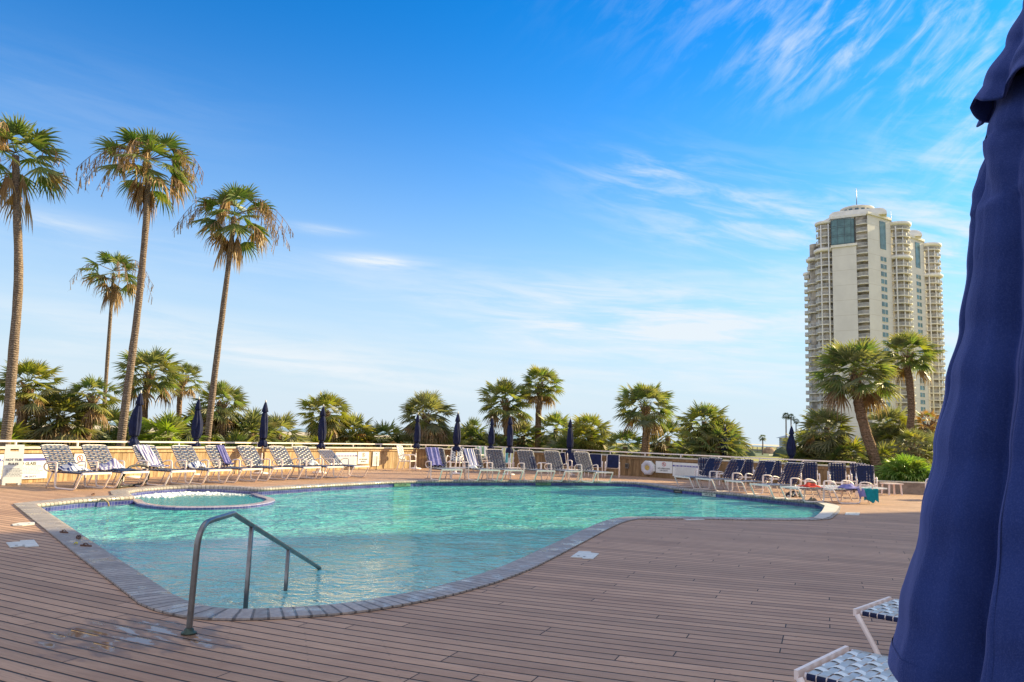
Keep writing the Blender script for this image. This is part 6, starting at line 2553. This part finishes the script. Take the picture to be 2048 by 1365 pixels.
def tower(label, px, d, sub=False, scale=1.0):
    b_ = base_of(px, 905, d)
    vd = V((b_.x, b_.y, 0)).normalized()
    rz = atan2(-vd.x, vd.y) + (radians(6) if sub else 0)
    t = thing('apartment_tower', label, 'building', b_, rz, 'twin apartment towers')
    t.scale = (scale, scale, scale * 1.03)
    ST, TR = MAT['stucco'], MAT['stucco_trim']
    # ---- core walls
    mb = MB()
    core = ccw([(-9.3, 1.6), (-1.6, 0.0), (-1.6, 3.2), (2.0, 2.6), (2.0, -0.4), (5.7, 5.0), (7.9, 8.4), (9.4, 10.7), (9.4, 16), (14.0, 22), (12, 40), (-16, 40), (-18, 14), (-15, 9), (-13.0, 6.5), (-9.3, 6.0)])
    mb.prism(core, 0, 69.5)
    mb.build('wall', ST, t)
    mb = MB()
    core2 = ccw([(-9.3, 3.2), (-2.2, 2.0), (-1.9, 3.2), (2.0, 2.7), (2.0, -0.3), (5.6, 5.0), (7.9, 8.5), (9.4, 10.8), (9.4, 16), (13.2, 22), (11, 38), (-14, 38), (-14, 10), (-12.6, 6.8), (-9.3, 6.2)])
    mb.prism(core2, 69.4, 79.6)
    mb.build('upper_wall', ST, t)
    # cornices
    mb = MB()
    mb.prism(ccw([(-9.7, 1.1), (-1.3, -0.5), (-1.3, 1.5), (-9.7, 3.0)]), 69.3, 70.1)
    mb.build('cornice', TR, t)
    mb = MB()
    mb.prism(ccw([(-9.6, 2.2), (-2.4, 1.3), (-2.0, 1.4), (1.6, 0.9), (1.7, -1.0), (2.3, -1.0), (6.0, 4.7), (8.6, 8.4), (9.8, 10.4), (9.8, 16), (12, 20), (10, 38), (-14, 38), (-14, 9), (-12, 6)]), 79.6, 80.4)
    mb.build('cornice', TR, t)
    # roof: stepped curved mass and drum
    mb = MB()
    for k in range(7):
        a = k / 6 * pi / 2 * 0.92
        hw = 9.2 * cos(a * 0.62)
        z0 = 80.4 + 3.0 * sin(a)
        z1 = 80.4 + 3.0 * sin((k + 1) / 6 * pi / 2 * 0.92)
        mb.box((-1.0, 14, (z0 + z1) / 2 + 0.001 * k), (2 * hw, 20 - k, max(0.2, z1 - z0)))
    mb.build('roof', TR, t)
    mb = MB()
    mb.lathe([(5.2, 83.2), (5.2, 85.0), (5.7, 85.05), (5.7, 85.6), (4.5, 86.0), (0.2, 86.2)], 36, 0, (-1.2, 14))
    o = mb.build('drum', TR, t)
    mb = MB()
    for k in range(16):
        a = 2 * pi * k / 16
        mb.box((-1.2 + 5.22 * cos(a), 14 + 5.22 * sin(a), 84.2), (0.12, 1.2, 0.95), a)
    mb.build('window', MAT['tower_pane'], o)
    mb = MB()
    mb.tube([(-1.2, 14, 86.1), (-1.2, 14, 93.5)], [0.16, 0.05], 6)
    mb.build('antenna', MAT['dark_steel'], t)
    mb = MB()
    mb.tube([(-8.6, 10, 80.3), (-8.7, 10, 82.6), (-9.3, 10, 83.6)], [0.1, 0.08, 0.05], 5)
    mb.build('antenna', MAT['dark_steel'], t)
    # curved glass block at the top of the front panel
    mb = MB()
    g0 = [(-9.6, 2.6), (-9.4, 1.4), (-7.4, 0.55), (-5.2, 0.35), (-3.2, 0.6), (-2.2, 1.2), (-2.1, 2.4)]
    mb.prism(ccw(g0), 70.1, 78.9)
    mb.build('glass_block', MAT['tower_glass'], t)
    mb = MB()
    for z in (70.4, 72.9, 73.5, 76.0, 76.6, 78.7):
        P = [V((x, y - 0.02, z)) for x, y in g0]
        for a, q in zip(P, P[1:]):
            mb.bar(a, q, 0.12, 0.12)
    for x, y in g0:
        mb.bar((x, y - 0.02, 70.1), (x, y - 0.02, 78.9), 0.14, 0.14, 0, V((0, 1, 0)))
    mb.build('mullions', MAT['tower_pane'], t)
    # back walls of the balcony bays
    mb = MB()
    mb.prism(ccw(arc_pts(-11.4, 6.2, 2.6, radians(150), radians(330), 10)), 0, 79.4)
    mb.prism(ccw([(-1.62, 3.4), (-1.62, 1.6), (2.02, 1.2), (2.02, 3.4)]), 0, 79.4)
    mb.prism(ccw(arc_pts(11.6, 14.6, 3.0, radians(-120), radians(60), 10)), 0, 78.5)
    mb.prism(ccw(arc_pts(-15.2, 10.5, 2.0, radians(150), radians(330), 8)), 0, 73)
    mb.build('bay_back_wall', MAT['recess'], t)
    # columns of the bays
    for x, y, top in ((-12.9, 3.0, 78), (-10.4, 2.2, 78), (13.1, 11.5, 77.5), (10.9, 10.4, 77.5), (14.9, 13.8, 77.5)):
        mb = MB()
        mb.lathe([(0.22, 0.0), (0.22, top)], 8, 0, (x, y))
        mb.build('column', TR, t)
    # balconies
    n = 0
    nfl = 27
    for f in range(1, nfl + 4):
        z = f * FLH
        up = z > 69
        if z < 78:
            r = 3.7 if not up else 3.3
            p = arc_pts(-11.4, 6.2, r, radians(172), radians(306), 7)
            balcony(t, p + [(-9.3, 6.2)], z)
        if z < 79:
            balcony(t, [(-1.55, 1.7), (-1.55, 0.2 if not up else 1.2), (-0.3, -0.55 if not up else 0.5), (1.0, -0.85 if not up else 0.1), (1.95, -0.7 if not up else 0.2), (1.95, 1.3)], z)
        if z < 78:
            r = 4.2 if not up else 4.0
            p = arc_pts(11.6, 14.6, r, radians(-122), radians(38), 8)
            balcony(t, p + [(11.0, 17.0)], z)
        if z < 66.5:
            if f % 3:
                p = arc_pts(-15.2, 10.5, 2.9, radians(168), radians(285), 5)
                balcony(t, p + [(-14.0, 10.5)], z)
    # slim end stack on the far left, sky seen between its slabs
    mb = MB()
    for f in range(1, 25):
        z = f * FLH
        mb.box((-18.4, 13.0, z), (1.7, 3.0, 0.3))
        mb.box((-19.1, 13.0, z + 0.6), (0.12, 3.0, 0.9), 0, 1)
        mb.box((-18.4, 11.45, z + 0.6), (1.6, 0.12, 0.9), 0, 1)
    mb.box((-17.9, 14.2, 31), (0.7, 0.9, 62))
    mb.lathe([(1.7, 62.6), (1.9, 63.0), (1.6, 63.6)], 12, 0, (-17.9, 13))
    mb.build('end_balcony_stack', [TR, MAT['balcony_rail']], t)
    # caps over the bays
    for prof, cx_, cy_ in (([(3.9, 68.6), (4.15, 68.9), (4.15, 69.7), (3.7, 69.9)], -11.4, 6.2), ([(3.4, 78.4), (3.7, 78.7), (3.7, 79.4), (2.0, 79.9)], -11.4, 6.2),
                           ([(4.3, 66.3), (4.6, 66.6), (4.6, 67.3), (4.2, 67.5)], 11.6, 14.6), ([(4.1, 78.0), (4.5, 78.4), (4.5, 79.2), (2.0, 79.8)], 11.6, 14.6),
                           ([(3.0, 66.8), (3.3, 67.1), (3.3, 67.8), (1.5, 68.3)], -15.2, 10.5)):
        mb = MB()
        mb.lathe(prof, 28, 0, (cx_, cy_))
        mb.build('bay_cap', TR, t)
    # window strip in the receding right wall
    e0, e1 = V((5.75, 5.05, 0)), V((7.85, 8.35, 0))
    dd = (e1 - e0).normalized()
    nn_ = V((dd.y, -dd.x, 0))
    c_ = (e0 + e1) / 2 + nn_ * 0.03
    rzl = atan2(dd.y, dd.x)
    mb = MB()
    mb.box((c_.x, c_.y, 73.7), (3.4, 0.12, 9.6), rzl)
    mb.build('glass_strip', MAT['tower_glass'], t)
    for f in range(0, 25):
        z = 4.0 + f * FLH
        mb = MB()
        mb.box((c_.x, c_.y, z), (3.3, 0.12, 1.55), rzl)
        w_ = mb.build('window', MAT['tower_glass'], t)
        mb = MB()
        q = c_ + nn_ * 0.06
        mb.box((q.x, q.y, z), (0.14, 0.06, 1.5), rzl)
        mb.box((q.x, q.y, z - 0.82), (3.5, 0.12, 0.10), rzl)
        mb.build('frame', TR, w_)
    return t


tower('tall cream apartment tower, nearer of the twins, with curved balcony bays', 1733, 250)
tower('second cream apartment tower, mostly hidden behind the nearer one', 1812, 306, True, 1.11)
